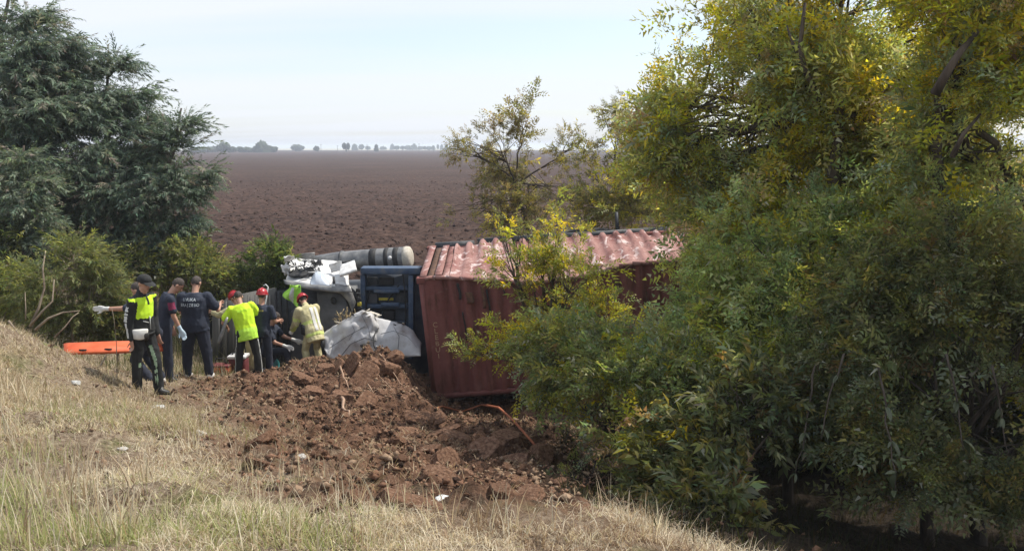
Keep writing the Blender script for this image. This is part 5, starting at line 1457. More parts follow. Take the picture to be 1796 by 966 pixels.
    def putmb(name, m2, mat_, parent=root, smooth=True):
        V = np.array([tuple(v) for v in m2.V]); return put(name, (V, [np.array(f) for f in m2.F.values()]), mat_, parent, smooth)
    bodyo = put('body', voxel(mb, .0068, 2, .13), M_skin)
    # ---- trousers
    mb = MB(); torso(mb, .012, -.2, .13)
    for s_ in 'RL':
        cap_seg(mb, J['h' + s_], J['k' + s_], .098 * k * b, .073 * k * b); cap_seg(mb, J['k' + s_], J['a' + s_] + Vector((0, .008, .02)), .073 * k * b, .070 * k)
        mb.ellipsoid(J['h' + s_] + Vector((0, -.05, .01)) * k, (.09 * k * b, .085 * k * b, .10 * k))
    TR = voxel(mb, .013, 3, .8, .007, 9, seed + 5)
    # ---- shirt
    mb = MB(); torso(mb, .022 + top_r, -.05 if hem == 0 else -.2, .6)
    if hem: loft(mb, [(up * (-hem) * k, rt * .185 * k * b, fw * .135 * k * b), (up * .1 * k, rt * .175 * k * b, fw * .130 * k * b)])
    for s_, sd in (('R', 1), ('L', -1)):
        mb.ellipsoid(J['s' + s_] - rt * sd * .02, (.068 * k * b,) * 3)
        if sleeve == 'short': cap_seg(mb, J['s' + s_], J['s' + s_].lerp(J['e' + s_], .66), .072 * k * b + top_r, .068 * k * b + top_r)
        else:
            cap_seg(mb, J['s' + s_], J['e' + s_], .072 * k * b + top_r, .058 * k + top_r); cap_seg(mb, J['e' + s_], J['e' + s_].lerp(J['w' + s_], .93), .058 * k + top_r, .046 * k + top_r)
    if collar: cap_seg(mb, N_ - up * .02, N_ + up * .035, .072 * k, .070 * k)
    SH = voxel(mb, .0125, 3, .8, .008, 8, seed + 9)
    # ---- shoes, hat, hair, face
    for s_ in 'RL':
        m2 = MB(); a = J['a' + s_]
        loft(m2, [(a + Vector((0, .015, .05)) * k, Vector((.05, 0, 0)) * k, Vector((0, .055, 0)) * k), (a + Vector((0, .01, -.02)) * k, Vector((.048, 0, 0)) * k, Vector((0, .075, 0)) * k), (a + Vector((0, .06, -.035)) * k, Vector((.05, 0, 0)) * k, Vector((0, .135, 0)) * k), (a + Vector((0, .06, -.085)) * k, Vector((.052, 0, 0)) * k, Vector((0, .135, 0)) * k)], 14)
        putmb('shoe', m2, shoes)
    if hair:
        m2 = MB(); m2.ellipsoid(hc + hu * .028 * k - hf * .004 * k, (.079 * k, .097 * k, .099 * k), Hm, 40, 30)
        m2.V = [Vector(v) + (Vector(v) - hc).normalized() * .004 * mnoise.noise(Vector(v) * 45 + Vector((seed, 0, 0))) for v in m2.V]
        V = np.array([tuple(v) for v in m2.V]); F = [np.array(f) for f in m2.F.values()]
        rel = lambda c: (c - np.array(hc))
        def hairtest(c):
            q = rel(c); y = q @ np.array(hf) / k; z = q @ np.array(hu) / k
            z = z + .012 * vnoise(c[:, 0] * 60, c[:, 1] * 60, c[:, 2] * 60)
            return z > np.where(y > .045, .065, np.where(y > -.02, -.03 + (y + .02) * 1.4, -.06))
        put('hair', subset(V, F, hairtest)[1], hairm)
    for s_ in (-1, 1):
        m2 = MB().ellipsoid(hc + hr * s_ * .031 * k + hf * .083 * k + hu * .010 * k, (.013 * k, .009 * k, .008 * k), Hm, 8, 6); putmb('eye', m2, M_eye)
    m2 = MB().ellipsoid(hc + hf * .091 * k - hu * .060 * k, (.022 * k, .006 * k, .006 * k), Hm, 8, 6); putmb('mouth', m2, M_lip)
    if hat == 'cap':
        m2 = MB(); V = []
        m2.ellipsoid(hc + hu * .045 * k, (.090 * k, .106 * k, .082 * k), Hm, 20, 12)
        for (y0, y1, w0, w1) in ((.06, .19, .085, .055),):
            m2.grid(lambda u, v: hc + hf * (.07 + .13 * u) * k + hr * (v - .5) * 2 * (.085 - .035 * u * u) * k + hu * (.052 - .03 * u - .05 * (v - .5) ** 2 * 4 * .5) * k, 5, 6)
            m2.grid(lambda u, v: hc + hf * (.07 + .13 * u) * k + hr * (.5 - v) * 2 * (.085 - .035 * u * u) * k + hu * (.044 - .03 * u - .05 * (v - .5) ** 2 * 4 * .5) * k, 5, 6)
        V = np.array([tuple(v) for v in m2.V]); F = [np.array(f) for f in m2.F.values()]
        put('cap', subset(V, F, lambda c: ((c - np.array(hc)) @ np.array(hu)) > .012 * k)[1], M_blk)
    if hat == 'helmet':
        m2 = MB(); m2.ellipsoid(hc + hu * .035 * k, (.112 * k, .130 * k, .118 * k), Hm, 22, 14)
        V = np.array([tuple(v) for v in m2.V]); F = [np.array(f) for f in m2.F.values()]
        ho = put('helmet', subset(V, F, lambda c: ((c - np.array(hc)) @ np.array(hu)) > .008 * k)[1], M_redhelm)
        m2 = MB(); rr = [hc + hu * .018 * k + hr * math.cos(t) * .114 * k + hf * math.sin(t) * .134 * k for t in np.linspace(0, 2 * math.pi, 28)]
        m2.tube(rr, .010 * k, 6, cap=False); putmb('rim', m2, M_redhelm, ho)
        m2 = MB(); m2.tube([hc + hu * (.035 + .121 * math.cos(t)) * k + hf * .133 * math.sin(t) * k for t in np.linspace(-1.2, 1.2, 12)], .009 * k, 6); putmb('ridge', m2, M_redhelm, ho)
        m2 = MB(); m2.tube([hc + hr * .08 * k + hu * .02 * k, hc + hr * .075 * k - hu * .06 * k, hc - hu * .115 * k + hf * .05 * k, hc - hr * .075 * k - hu * .06 * k, hc - hr * .08 * k + hu * .02 * k], .006 * k, 5); putmb('strap', m2, M_blk, ho)
    if gloves:
        for s_, sd in (('R', 1), ('L', -1)):
            if s_ not in gloves[1]: continue
            m2 = MB(); fd = (J['w' + s_] - J['e' + s_]).normalized(); hand(m2, J['w' + s_] + fd * .01, fd, -rt * sd + fw * .15, sd, k * 1.05, curl, 1.3)
            cap_seg(m2, J['w' + s_] - fd * .07, J['w' + s_] + fd * .01, .036 * k, .032 * k)
            put('glove', voxel(m2, .007, 2), gloves[0])
    ctx = dict(root=root, put=put, putmb=putmb, J=J, SH=SH, TR=TR, rt=rt, fw=fw, up=up, N=N_, hc=hc, k=k, shift=shift, b=b, hu=hu, hf=hf, hr=hr)
    if callable(top): top(ctx)
    else: ctx['shirt'] = put('shirt', SH, top)
    if callable(bottom): bottom(ctx)
    else: ctx['trousers'] = put('trousers', TR, bottom)
    return ctx

def stripe_test(a, b_, outward, t0, t1, hw, gaps=()):
    """faces of a limb on the side facing outward, between t0 and t1 along it"""
    a, b_, o = np.array(a), np.array(b_), np.array(outward)
    def f(c):
        d = b_ - a; L2 = d @ d; t = ((c - a) @ d) / L2; r = c - a - t[:, None] * d
        oo = o - d * (o @ d) / L2; oo = oo / np.linalg.norm(oo); sd = np.cross(d / math.sqrt(L2), oo)
        k_ = (t > t0) & (t < t1) & (r @ oo > .01) & (np.abs(r @ sd) < hw) & (np.linalg.norm(r, axis=1) < .14)
        for g0, g1 in gaps: k_ &= ~((t > g0) & (t < g1))
        return k_
    return f

def project_text(ctx, body, size, c_up, c_rt, mat, parent, name='lettering', facing=-1, sx=1.0):
    """flat print laid on the cloth"""
    V, F = ctx['SH']
    polys = [tuple(int(i) for i in q) for f in F for q in f]
    bvh = BVHTree.FromPolygons([tuple(v) for v in V], polys)
    up, rt, fw = ctx['up'], ctx['rt'], ctx['fw']
    for i, ch in enumerate(body):
        if ch == ' ': continue
        cu = bpy.data.curves.new(name, 'FONT'); cu.body = ch; cu.size = size; cu.align_x = 'CENTER'; cu.resolution_u = 2; cu.offset = size * .02
        t = bpy.data.objects.new(name, cu); col.objects.link(t)
        dg = bpy.context.evaluated_depsgraph_get(); dg.update()
        me = bpy.data.meshes.new_from_object(t.evaluated_get(dg)); bpy.data.objects.remove(t)
        adv = size * .66 * sx
        for v in me.vertices:
            x = (i - (len(body) - 1) / 2) * adv + v.co.x * sx
            o_ = up * (c_up + v.co.y) + rt * (c_rt + x) * (1 if facing < 0 else -1) + fw * facing * .6
            h = bvh.ray_cast(o_, fw * -facing)
            p = h[0] if h[0] is not None else up * (c_up + v.co.y) + rt * (c_rt + x) + fw * facing * .14
            v.co = p + fw * facing * .004 + ctx['shift']
        me.materials.clear(); me.materials.append(mat)
        o = bpy.data.objects.new(name, me); col.objects.link(o); o.parent = parent; WM[o.name] = WM[parent.name]

# 1 traffic officer -----------------------------------------------------------
def officer_top(c):
    V, F = c['SH']; J = c['J']; up, rt, fw = (np.array(c[q]) for q in ('up', 'rt', 'fw')); k = c['k']
    arms = lambda q: (np.linalg.norm(q - (np.array(J['sR']) + np.clip(((q - np.array(J['sR'])) @ (np.array(J['eR']) - np.array(J['sR'])))[:, None] / (.29 * k) ** 2, .12, 1) * (np.array(J['eR']) - np.array(J['sR']))), axis=1) < .085 * k)
    armsL = lambda q: (np.linalg.norm(q - (np.array(J['sL']) + np.clip(((q - np.array(J['sL'])) @ (np.array(J['eL']) - np.array(J['sL'])))[:, None] / (.29 * k) ** 2, .12, 1) * (np.array(J['eL']) - np.array(J['sL']))), axis=1) < .085 * k)
    def yellow(q):
        z = q @ up; return (z > .22 * k) & (z < .515 * k) & ~arms(q) & ~armsL(q) & ((np.abs(q @ rt) > .018) | (q @ fw < 0) | (z < .40 * k))
    r, y = subset(V, F, yellow)
    s1 = stripe_test(J['sR'], J['eR'], c['rt'] - c['fw'] * .1, .25, 1.0, .030, ((.50, .56), (.66, .71)))
    s2 = stripe_test(J['eR'], J['wR'], c['rt'] - c['fw'] * .1, .02, .85, .018)
    r2, st = subset(r[0], r[1], lambda q: s1(q) | s2(q))
    jk = c['put']('jacket', r2, M_blk); c['put']('chest_panel', y, M_hiv, jk); c['put']('sleeve_stripe', st, M_refl, jk)
    m2 = MB(); m2.bar(c['up'] * .24 * k + c['fw'] * .145 * k, c['up'] * .05 * k + c['fw'] * .15 * k, .008, .006); c['putmb']('zip', m2, M_refl, jk)
    m2 = MB(); m2.bar(c['up'] * .18 * k + c['fw'] * .12 * k + c['rt'] * .10 * k, c['up'] * .15 * k + c['fw'] * .15 * k + c['rt'] * .03 * k, .012, .01); c['putmb']('pocket_trim', m2, M_refl, jk)
    # belt, pouch
    m2 = MB(); loft(m2, [(c['up'] * z * k, c['rt'] * .192 * k, c['fw'] * .142 * k) for z in (-.045, -.005)], 20); bl = c['putmb']('belt', m2, M_blk)
    m2 = MB(); q_ = c['up'] * .0 + c['rt'] * .15 * k + c['fw'] * .10
    loft(m2, [(q_ - c['up'] * .075, (c['rt'] - c['fw']) * .03, (c['rt'] + c['fw']) * .025), (q_ - c['up'] * .06, (c['rt'] - c['fw']) * .065, (c['rt'] + c['fw']) * .035), (q_ + c['up'] * .055, (c['rt'] - c['fw']) * .075, (c['rt'] + c['fw']) * .03), (q_ + c['up'] * .07, (c['rt'] - c['fw']) * .07, (c['rt'] + c['fw']) * .02)], 12); c['putmb']('pouch', m2, M_glove, smooth=False)
    m2 = MB(); m2.ellipsoid(c['up'] * -.03 + c['rt'] * .10 * k + c['fw'] * .15, (.05, .04, .07), None, 10, 8); c['putmb']('radio_pouch', m2, M_boot)
def officer_bottom(c):
    V, F = c['TR']; J = c['J']
    s1 = stripe_test(J['hL'], J['kL'], c['fw'] * .6 + c['rt'] * .9, .45, 1.02, .024); s2 = stripe_test(J['kL'], J['aL'], c['fw'] * .6 + c['rt'] * .9, 0, .75, .022, ((.2, .25), (.45, .5)))
    s3 = stripe_test(J['kR'], J['aR'], c['fw'] + c['rt'] * .2, -.05, .1, .02)
    r, st = subset(V, F, lambda q: s1(q) | s2(q) | s3(q))
    t = c['put']('trousers', r, M_blk); c['put']('leg_stripe', st, cloth('green_reflective', (.22, .36, .20), (.42, .55, .40)), t)
person('traffic officer in black cap and bright yellow chest panel, standing leftmost in profile', 256, 11.1, -20, 1.73, 1.0, lean=2, head=14, turn=0, ra=(Vn(.16, -.14, -1), Vn(.0, .10, -1)), la=(Vn(-.1, -.05, -1), Vn(.1, .3, -1)),
       rl=(Vn(.02, -.10, -1), Vn(.0, -.10, -1)), ll=(Vn(-.03, .26, -1), Vn(-.02, -.02, -1)), top=officer_top, bottom=officer_bottom, sleeve='long', hat='cap', collar=True, seed=1)
# 2 half hidden rescuer with gloved arm
person('rescuer mostly hidden behind the traffic officer, reaching out left with white glove', 272, 12.1, 172, 1.72, 1.0, lean=6, head=25, la=(Vn(-.10, .92, -.12), Vn(.0, 1, -.03)), ra=(Vn(.1, .2, -1), Vn(0, .6, -.8)),
       rl=(Vn(.1, .45, -.9), Vn(.0, -.55, -.85)), ll=(Vn(-.1, .50, -.85), Vn(-.0, -.60, -.8)), top=M_navy, bottom=M_navy2, gloves=(M_glove, 'RL'), shoes=M_pshoe, curl=.25, seed=2)
# 3 navy man with red shoulder patch
def patch_top(c):
    V, F = c['SH']; J = c['J']
    r, p = subset(V, F, stripe_test(J['sR'], J['eR'], c['rt'], .18, .60, .055))
    s = c['put']('shirt', r, M_navy); pt = c['put']('shoulder_patch', p, M_patch, s)
person('man in navy shirt with maroon shoulder patch and bare arm, right behind the traffic officer', 294, 12.9, 28, 1.74, .98, lean=10, head=38, ra=(Vn(.08, .12, -1), Vn(.02, .38, -1)), la=(Vn(-.05, .0, -1), Vn(.05, .15, -1)),
       top=patch_top, bottom=M_navy2, gloves=(M_glove_b, 'R'), seed=3)
# 4 large man with lettering on back
def lettered(c):
    s = c['put']('shirt', c['SH'], M_navy)
    project_text(c, 'UVUKA', .072, .415, -.03, M_txt, s, sx=.95); project_text(c, 'BRAJZEBO', .072, .325, -.03, M_txt, s, sx=.85)
person('broad man in navy shirt with two lines of white lettering across his back', 347, 13.4, 92, 1.76, 1.30, lean=5, head=30, turn=-8, ra=(Vn(.50, .20, -.8), Vn(-.15, .9, .15)), la=(Vn(-.25, .30, -1), Vn(.3, .8, -.2)),
       rl=(Vn(.16, .0, -1), Vn(.06, -.02, -1)), ll=(Vn(-.16, .02, -1), Vn(-.05, -.04, -1)), top=lettered, bottom=M_navy2, shoes=M_pshoe, hem=.10, seed=4)
# 5 dark haired head beyond
person('black haired person behind the wreck, only the head showing by the broad man\'s arm', 379, 18.0, 100, 1.72, 1.0, lean=15, head=25, top=M_blk, bottom=M_blk, base=(P(379, 600, 18.0).x, 18.0, .28), seed=5)
# 6 bright yellow shirt
def hiv_top(c):
    V, F = c['SH']
    up, rt = np.array(c['up']), np.array(c['rt'])
    r, b_ = subset(V, F, lambda q: (q @ up) < .06)
    s = c['put']('shirt', r, M_hiv); c['put']('hem_band', b_, M_hivb, s)
    project_text(c, 'TRAFFIC', .05, .38, 0, M_hivb, s, sx=.9)
def piped(mat_, sides):
    def f(c):
        V, F = c['TR']; J = c['J']
        fs = [stripe_test(J['h' + s], J['k' + s], c['rt'] * (1 if s == 'R' else -1) - c['fw'] * .5, .1, 1.02, .009) for s in sides] + [stripe_test(J['k' + s], J['a' + s], c['rt'] * (1 if s == 'R' else -1) - c['fw'] * .5, -.02, .95, .009) for s in sides]
        r, st = subset(V, F, lambda q: np.any([g_(q) for g_ in fs], axis=0))
        t = c['put']('trousers', r, mat_); c['put']('piping', st, M_refl, t)
    return f
y = person('man in bright yellow shirt and black trousers, head bowed, seen from behind', 436, 14.9, 110, 1.74, 1.04, lean=14, side=-9, head=34, turn=10, ra=(Vn(.45, .35, -.75), Vn(-.2, .9, .0)), la=(Vn(-.55, .12, -.85), Vn(.25, .75, -.5)),
       rl=(Vn(.17, -.03, -1), Vn(.08, -.06, -1)), ll=(Vn(-.15, .04, -1), Vn(-.08, -.04, -1)), top=lambda c: hiv_top(c), bottom=piped(M_blk, 'RL'), hem=.17, seed=6, top_r=.012)
mb = MB(); a, b_ = P(399, 556, 14.75), P(383, 602, 14.6); mb.tube([a, a.lerp(b_, .15), a.lerp(b_, .9), b_], [.018, .03, .034, .02], 10)
tag(mb.build('torch', M_alloy, origin=tuple(a), smooth=True), 'pale metal tube held at the left side of the yellow shirt man', 'tool')
# 7 red helmet behind him
person('firefighter in buff coat and red helmet, hidden beyond the yellow shirt man', 432, 16.4, 150, 1.74, 1.0, lean=14, head=20, ra=(Vn(.3, .6, -.4), Vn(-.3, .9, -.1)), la=(Vn(-.35, .65, -.3), Vn(.2, .95, .05)), top=M_buff, bottom=M_buff, sleeve='long', hat='helmet', zoff=.06, seed=7, top_r=.015)
# 8 red helmet navy
def seven_top(c):
    s = c['put']('shirt', c['SH'], M_navy)
    project_text(c, 'RESCUE', .035, .40, .03, M_yel, s, sx=.9)
person('man in navy shirt and red helmet, back turned, right of the yellow shirt man', 462, 15.2, 84, 1.68, 1.0, lean=4, head=6, ra=(Vn(.30, .10, -1), Vn(-.1, 1, -.15)), la=(Vn(-.2, .25, -1), Vn(.2, .9, -.2)), top=seven_top, bottom=M_navy2, hat='helmet', hem=.08, seed=8)
# 9 kneeling
person('rescuer kneeling on one knee in navy, beside the upright red helmeted man', 479, 15.9, -4, 1.72, 1.0, lean=8, head=20, rl=(Vn(.06, 1, .10), Vn(.0, .12, -1)), ll=(Vn(-.06, .25, -1), Vn(0, -.98, -.25)), ra=(Vn(.1, .5, -.8), Vn(0, .95, -.3)), la=(Vn(-.1, .6, -.7), Vn(0, .95, -.3)), top=M_navy, bottom=M_navy2, gloves=(M_glove, 'RL'), seed=9)
# 10 buff coat
def buff_top(c):
    V, F = c['SH']; up, rt, fw = (np.array(c[q]) for q in ('up', 'rt', 'fw')); J = c['J']; k = c['k']
    band = lambda q: ((np.abs(q @ up - .16 * k) < .035) | (np.abs(q @ up + .10 * k) < .035))
    s1 = stripe_test(J['sL'], J['eL'], Vector((1, 0, 0)), .5, .75, .2); s2 = stripe_test(J['sL'], J['eL'], Vector((-1, 0, 0)), .5, .75, .2)
    r, l = subset(V, F, lambda q: band(q) | s1(q) | s2(q))
    s = c['put']('coat', r, M_buff); c['put']('lime_band', l, M_limeband, s)
    V2, F2 = c['SH']; polys = [tuple(int(i) for i in q) for f in F2 for q in f]; bvh = BVHTree.FromPolygons([tuple(v) for v in V2], polys)
    for x0 in (-.02, .08):
        m2 = MB()
        def fn(u, v):
            o_ = c['up'] * (.46 - .50 * v) * k + c['rt'] * (x0 + .065 * u) - c['fw'] * .6
            h = bvh.ray_cast(o_, c['fw']); p = h[0] if h[0] is not None else o_ + c['fw'] * .46
            return p - c['fw'] * .007
        m2.grid(fn, 3, 14); c['putmb']('braces', m2, M_glove, s)
    m2 = MB(); m2.box(c['up'] * .06 * k - c['fw'] * .0 - c['rt'] * .215 * k, (.03, .14, .20)); c['putmb']('side_pocket', m2, M_blk, s)
person('firefighter in buff coat with lime bands and red helmet, stooping at the open cab', 552, 15.9, 128, 1.72, 1.02, lean=27, rl=(Vn(.08, .32, -1), Vn(.03, -.36, -1)), ll=(Vn(-.08, .40, -1), Vn(-.03, -.36, -1)), side=-3, head=20, ra=(Vn(.12, .35, -1), Vn(-.1, .9, -.4)), la=(Vn(-.2, .25, -1), Vn(.1, .8, -.6)), top=buff_top, bottom=M_buff, sleeve='long', hat='helmet', hem=.24, collar=True, gloves=(M_glove, 'RL'), seed=10, top_r=.02)
# ------------------------------------------------------------------ grass
def blades(g, x, y, z, L, w, az, leanv, colr, seg=2, bend=.4):
    """ribbons; returns V,F,C"""
    n = len(x)
    dx, dy = np.cos(az), np.sin(az); sx, sy = -dy, dx
    ang = g.uniform(0, math.pi, n); rx, ry = np.cos(ang), np.sin(ang)
    ts = np.linspace(0, 1, seg + 1); V = []
    for t in ts:
        h = L * t * np.cos(leanv * t * .9); o = L * t * np.sin(leanv * (.35 + .65 * t)) * 1.0
        cx, cy, cz = x + dx * o, y + dy * o, z + h - .01
        ww = w * (1 - t) ** .7 * .5
        if t < 1:
            V.append(np.stack([cx - rx * ww, cy - ry * ww, cz], 1)); V.append(np.stack([cx + rx * ww, cy + ry * ww, cz], 1))
        else: V.append(np.stack([cx, cy, cz], 1))
    m = 2 * seg + 1
    V = np.stack(V, 1)
    b0 = np.arange(n)[:, None] * m; Q = [b0 + np.array([[2 * i, 2 * i + 1, 2 * i + 3, 2 * i + 2]]) for i in range(seg - 1)]
    T = b0 + np.array([[2 * seg - 2, 2 * seg - 1, 2 * seg]])
    Fs = ([np.concatenate(Q)] if Q else []) + [T]
    return V.reshape(-1, 3), Fs, np.repeat(colr, m, axis=0)
M_grass = mat_leaf('grass_blade', trans=.45, rough=.7, spec=.15, tmul=(1.1, 1.05, .8))
STRAW = np.array([(.66, .57, .43), (.76, .69, .55), (.55, .45, .33), (.36, .265, .185), (.64, .59, .47)])
GREEN = np.array([(.34, .38, .16), (.42, .44, .21), (.50, .49, .28), (.27, .32, .12)])
g = np.random.default_rng(123)
def scatter(n, seed):
    """more of them near the lens, on the bank"""
    g = np.random.default_rng(seed)
    d = 2.9 * (15.5 / 2.9) ** (g.random(n) ** .78); u = g.uniform(-.78, .62, n)
    x = u * d * 1.0; y = d
    right = .2 + .0 * d
    ok = (x < 5.0) & (poly_sd(x, y, hollow) < .25) & (x > -11)
    return x[ok], y[ok], g
def pick(g, pal, n, p=None): return pal[g.choice(len(pal), n, p=p)] * np.exp(g.normal(0, .16, (n, 1)))
def grass_layer(name, n, seed, Lr, wr, lean, density, greenp, label, seg=2, soilk=1.0, pal=STRAW, pp=None):
    x, y, g = scatter(n, seed)
    ds = -poly_sd(x, y, soil_poly); near = np.where(y > 5.2, .22 + .78 * sstep(.3, 2.4, ds + .5 * fbm(x, y, oct=3, seed=78)), 1)
    s = soil_mask(x, y); keep = g.random(len(x)) < near * np.clip(density(x, y), 0, 1) * (1 - soilk * np.minimum(1, s * 1.5))
    x, y = x[keep], y[keep]; z = height(x, y); n = len(x)
    gr = g.random(n) < greenp(x, y)
    c = np.where(gr[:, None], pick(g, GREEN, n), pick(g, pal, n, pp))
    br = (g.random(n) < .75 * sstep(.0, .6, fbm(x * .8 + 9, y * .8, oct=4, seed=79)))[:, None]
    c = np.where(br, pick(g, np.array([(.30, .215, .15), (.22, .15, .105), (.40, .30, .215)]), n), c)
    L = g.uniform(*Lr, n) * (1 + .5 * fbm(x * 1.1, y * 1.1, oct=2, seed=71)).clip(.5, 1.7) * np.where(gr, .8, 1)
    V, F, C = blades(g, x, y, z, L, g.uniform(*wr, n) * (0.6 + y / 9), g.uniform(0, 2 * math.pi, n) * 1.0, np.abs(g.normal(lean, .4, n)).clip(.05, 1.5), c, seg)
    tag(link_mesh(name, np_mesh(name, V, F, M_grass, colr=C)), label, 'grass', kind='stuff')
def bank_far():
    g = np.random.default_rng(207); n = 60000
    x, y = g.uniform(-9.8, -2.0, n), g.uniform(7.5, 13.2, n); s = soil_mask(x, y)
    k = (g.random(n) < (1 - s) * (.15 + .85 * patch(x, y))); x, y = x[k], y[k]; n = len(x)
    c = pick(g, np.array([(.52, .44, .32), (.40, .32, .22), (.28, .20, .13), (.60, .53, .41), (.30, .30, .14)]), n, [.35, .25, .15, .18, .07])
    V, F, C = blades(g, x, y, height(x, y), g.uniform(.07, .20, n), g.uniform(.006, .011, n), g.uniform(0, 6.28, n), np.abs(g.normal(.9, .45, n)).clip(.05, 1.5), c, 2)
    tag(link_mesh('bank_grass', np_mesh('bank_grass', V, F, M_grass, colr=C)), 'short dry grass on the bank near the people', 'grass', kind='stuff')
gp_n = lambda x, y: sstep(.0, .5, fbm(x * .7 + 3, y * .7, oct=3, seed=61)) * .38 * (1 - sstep(7, 11, y)) + .02
patch = lambda x, y: sstep(-.12, .6, fbm(x * 1.1, y * 1.1, oct=4, seed=62, gain=.65))
bank_far()
grass_layer('matted_grass', 230000, 201, (.05, .14), (.0035, .006), 1.3, lambda x, y: .12 + .88 * patch(x, y), lambda x, y: gp_n(x, y) * .6, 'matted dry grass covering the bank', 2, .80)
grass_layer('dry_grass', 44000, 202, (.05, .14), (.003, .0055), .45, lambda x, y: patch(x, y) ** 1.5 * .8 * (1 - .6 * sstep(8, 12, y)), gp_n, 'tall dry grass on the road bank', 3, .85)
# tall stalks in clumps
def clump(seed, spots, n_each, Lr, label, name, gcol=None, lean=.25, w=(.004, .007)):
    g = np.random.default_rng(seed); X, Y = [], []
    for (px, py, r) in spots:
        q = ray_ground(px, py); a = g.normal(0, r, (n_each, 2)); X.append(q[0] + a[:, 0]); Y.append(q[1] + a[:, 1])
    x, y = np.concatenate(X), np.concatenate(Y); n = len(x); c = pick(g, STRAW if gcol is None else gcol, n)
    V, F, C = blades(g, x, y, height(x, y), g.uniform(*Lr, n), g.uniform(*w, n), g.uniform(0, 6.28, n), np.abs(g.normal(lean, .2, n)).clip(.02, 1.2), c, 4)
    tag(link_mesh(name, np_mesh(name, V, F, M_grass, colr=C)), label, 'grass', kind='stuff')
clump(301, [(20, 760, .16), (60, 790, .12), (10, 850, .15), (70, 880, .15), (130, 900, .12), (150, 960, .12), (40, 960, .15), (0, 700, .2), (95, 720, .2), (200, 950, .1), (110, 840, .14)], 40, (.16, .40), 'tall straw stalks at the left foreground', 'straw_stalks', w=(.006, .011))
clump(302, [(340, 790, .12), (345, 765, .10), (260, 860, .12), (460, 870, .10), (520, 850, .12), (620, 880, .1), (500, 960, .1), (700, 900, .12), (800, 930, .12), (1105, 905, .10), (900, 940, .12), (560, 900, .1), (420, 820, .1), (640, 950, .1), (1150, 940, .08)], 30, (.14, .32), 'upright dry tufts across the bank', 'dry_tufts', w=(.005, .010))
clump(304, [(85, 745, .12), (140, 760, .14), (125, 790, .12), (300, 915, .10), (210, 890, .10), (540, 945, .12), (330, 930, .08), (560, 800, .12), (250, 700, .12), (440, 790, .12), (700, 900, .08), (400, 940, .1), (620, 860, .1), (180, 830, .12), (830, 915, .1)], 90, (.05, .16), 'dark dead weeds in small clumps on the bank', 'dead_weeds', gcol=np.array([(.10, .065, .045), (.15, .10, .065), (.21, .15, .10), (.07, .05, .04)]), lean=.7)
clump(303, [(20, 930, .18), (0, 900, .15), (90, 950, .15), (230, 945, .15), (350, 950, .15), (310, 760, .25), (130, 730, .25), (240, 740, .3), (560, 950, .12), (60, 965, .15), (5, 870, .2), (40, 800, .2), (180, 960, .2), (430, 955, .15)], 170, (.08, .22), 'fresh green grass among the straw', 'green_grass', gcol=GREEN, lean=.5)
# low weeds in the ditch under the bushes, behind the people
g = np.random.default_rng(310); n = 26000
x, y = g.uniform(-13, -1, n), g.uniform(12.6, 20.6, n)
ok = (poly_sd(x, y, soil_poly) < -.2) & ((y > 16.5) | (x < -5.5)); x, y = x[ok], y[ok]; n = len(x)
dens = fbm(x * 1.2, y * 1.2, oct=3, seed=66); k = dens > -.35; x, y = x[k], y[k]; n = len(x)
cc = np.where((g.random(n) < .6)[:, None], pick(g, np.array([(.11, .13, .045), (.16, .17, .06), (.08, .10, .035)]), n), pick(g, STRAW, n))
V, F, C = blades(g, x, y, hbase(x, y), g.uniform(.12, .45, n) * np.where(y > 17, 1.35, .8), g.uniform(.008, .016, n), g.uniform(0, 6.28, n), np.abs(g.normal(.4, .25, n)), cc, 3)
tag(link_mesh('ditch_weeds', np_mesh('ditch_weeds', V, F, M_grass, colr=C)), 'tall weeds and grass filling the ditch behind the people', 'weeds', kind='stuff')
# dead leaves and shade plants on the floor of the hollow
g = np.random.default_rng(320); n = 15000
x, y = g.uniform(.5, 12, n), g.uniform(4.5, 16, n)
k = (poly_sd(x, y, hollow) > -.1); x, y = x[k], y[k]; n = len(x)
cc = pick(g, np.array([(.03, .036, .016), (.04, .046, .02), (.05, .036, .022), (.025, .03, .014)]), n)  # weed colours lowered so the hollow's shade is painted in
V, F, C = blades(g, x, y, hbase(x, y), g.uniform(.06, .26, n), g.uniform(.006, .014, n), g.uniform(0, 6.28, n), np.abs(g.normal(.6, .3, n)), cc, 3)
tag(link_mesh('shade_weeds', np_mesh('shade_weeds', V, F, M_leaf, colr=C)), 'shade-darkened weeds on the floor of the hollow', 'weeds', kind='stuff')

# straw bits strewn over the churned soil
g = np.random.default_rng(330); n = 52000
x, y = g.uniform(-6.5, 3.5, n), g.uniform(5.2, 16, n); sm = soil_mask(x, y)
k = (sm > .1) & (g.random(n) < .12 + .5 * sstep(-.1, .5, fbm(x * 1.5, y * 1.5, oct=3, seed=91))); x, y = x[k], y[k]; n = len(x)
V, F, C = blades(g, x, y, height(x, y) + .015, g.uniform(.05, .16, n), g.uniform(.005, .009, n), g.uniform(0, 6.28, n), g.uniform(.8, 1.5, n), pick(g, np.array([(.40, .30, .19), (.26, .17, .11), (.50, .41, .28)]), n), 2)
tag(link_mesh('straw_litter', np_mesh('straw_litter', V, F, M_grass, colr=C)), 'straw and root bits strewn over the churned soil', 'litter', kind='stuff')
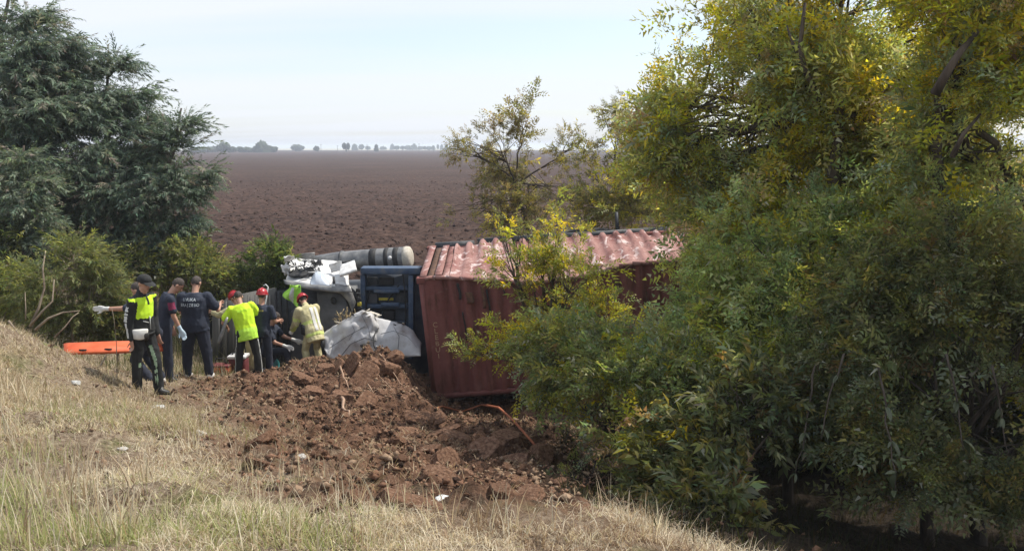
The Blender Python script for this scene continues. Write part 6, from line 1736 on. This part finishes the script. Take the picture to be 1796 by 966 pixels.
# ------------------------------------------------------------------ far trees
M_far = mat_leaf('far_foliage', trans=.2, rough=.8, spec=.1)
FARC = [(.055, .075, .04), (.07, .09, .05), (.05, .065, .045)]
def far_tree(px, ybase, w_px, h_px, d, label, group='trees along the horizon', shape='round', seed=0, trunk=True):
    g = np.random.default_rng(seed + 900); random.seed(seed)
    b = P(px, ybase, d); b.z = .9
    s = d / FPX; W, H_ = w_px * s, h_px * s * .78
    root = empty('distant_tree', tuple(b), label, 'tree', group)
    n = 320
    dd = g.normal(0, 1, (n, 3)); dd /= np.linalg.norm(dd, axis=1, keepdims=True); rr = (g.random(n) ** .4)[:, None]
    if shape == 'round': p = np.array(b) + np.array([0, 0, H_ * .60]) + dd * rr * np.array([W / 2, W / 2, H_ * .40]) * (1 + .25 * fbm(dd[:, 0] * 2 + seed, dd[:, 1] * 2, dd[:, 2] * 2, oct=2))[:, None]
    elif shape == 'fork': 
        sd = np.where(g.random(n) < .5, -1, 1); p = np.array(b) + np.stack([sd * W * .28 + dd[:, 0] * W * .18, dd[:, 1] * W * .2, H_ * (.66 + .32 * dd[:, 2] * rr[:, 0])], 1)
    else: t = g.random(n); p = np.array(b) + np.stack([dd[:, 0] * W * .5 * (1 - t) , dd[:, 1] * W * .5 * (1 - t), H_ * (.1 + .9 * t)], 1)
    sz = W * .16 if shape != 'slim' else W * .5
    V, F = blobs_mesh(p, np.full((n, 3), sz) * g.uniform(.5, 1.2, (n, 3)), seed + 7)
    mk('crown', V, F, M_far, parent=root, colr=np.repeat(np.array(FARC)[g.integers(0, 3, n)], 6, axis=0))
    if trunk:
        tb = MB(); bv = Vector(b)
        if shape == 'fork':
            for sd in (-1, 1): tb.tube([bv, bv + Vector((sd * W * .10, 0, H_ * .4)), bv + Vector((sd * W * .28, 0, H_ * .75))], [W * .07, W * .06, W * .03], 6)
        else: tb.tube([bv - Vector((0, 0, .3)), bv + Vector((0, 0, H_ * .6))], [max(.15, W * .05), .08], 6)
        tb.build('trunk', M_bark, parent=root)
far_tree(393, 259, 22, 20, 560, 'rounded tree standing above the dark wood at the left horizon', seed=1)
far_tree(607, 259, 12, 20, 640, 'lone tree with two forked crowns at the middle of the horizon', shape='fork', seed=2)
far_tree(522, 260, 20, 12, 800, 'broad low tree left of a small bushy one on the horizon', seed=3)
far_tree(555, 259, 9, 12, 700, 'small bushy tree left of the forked tree', seed=4)
far_tree(660, 259, 5, 14, 700, 'small upright tree right of the forked tree', shape='slim', seed=5)
random.seed(60)
for i, px in enumerate([340, 352, 366, 379, 408, 420, 432, 452, 458, 463, 470, 476]):
    far_tree(px, 260, random.uniform(12, 20), random.uniform(9, 13) + (3 if px > 450 and px < 466 else 0), 590 + 8 * (i % 4), 'one of the close packed trees of the dark wood at left of the horizon', 'trees of the far wood', 'slim' if px in (458, 463) else 'round', 10 + i)
for i, px in enumerate([622, 634, 645, 672, 688, 696, 706, 716, 726, 738, 745, 752, 760, 768, 775, 783, 790, 797, 804, 811, 818, 826, 834]):
    far_tree(px, 259, random.uniform(5, 14) if px < 760 else 4.5, random.uniform(6, 12), 1050 + 30 * (i % 5), 'one of the faint blue trees in the row at right of the horizon', 'faint trees at the right horizon', 'slim' if (px > 770 or i % 4 == 0) else 'round', 40 + i)
# poles between the field and the plain
for i, (px, h) in enumerate([(563, 14), (592, 12), (644, 13), (735, 15), (760, 12), (780, 16)]):
    b = P(px, 260, 640); b.z = .9; mb = MB(); top = b + Vector((0, 0, h * 640 / FPX)); mb.tube([b, top], [.16, .11], 6); mb.bar(top - Vector((.9, 0, .5)), top + Vector((.9, 0, -.5)), .14)
    tag(mb.build('utility_pole', M_bark, origin=tuple(b)), 'thin pole standing on the horizon beyond the field', 'pole', 'poles along the horizon')
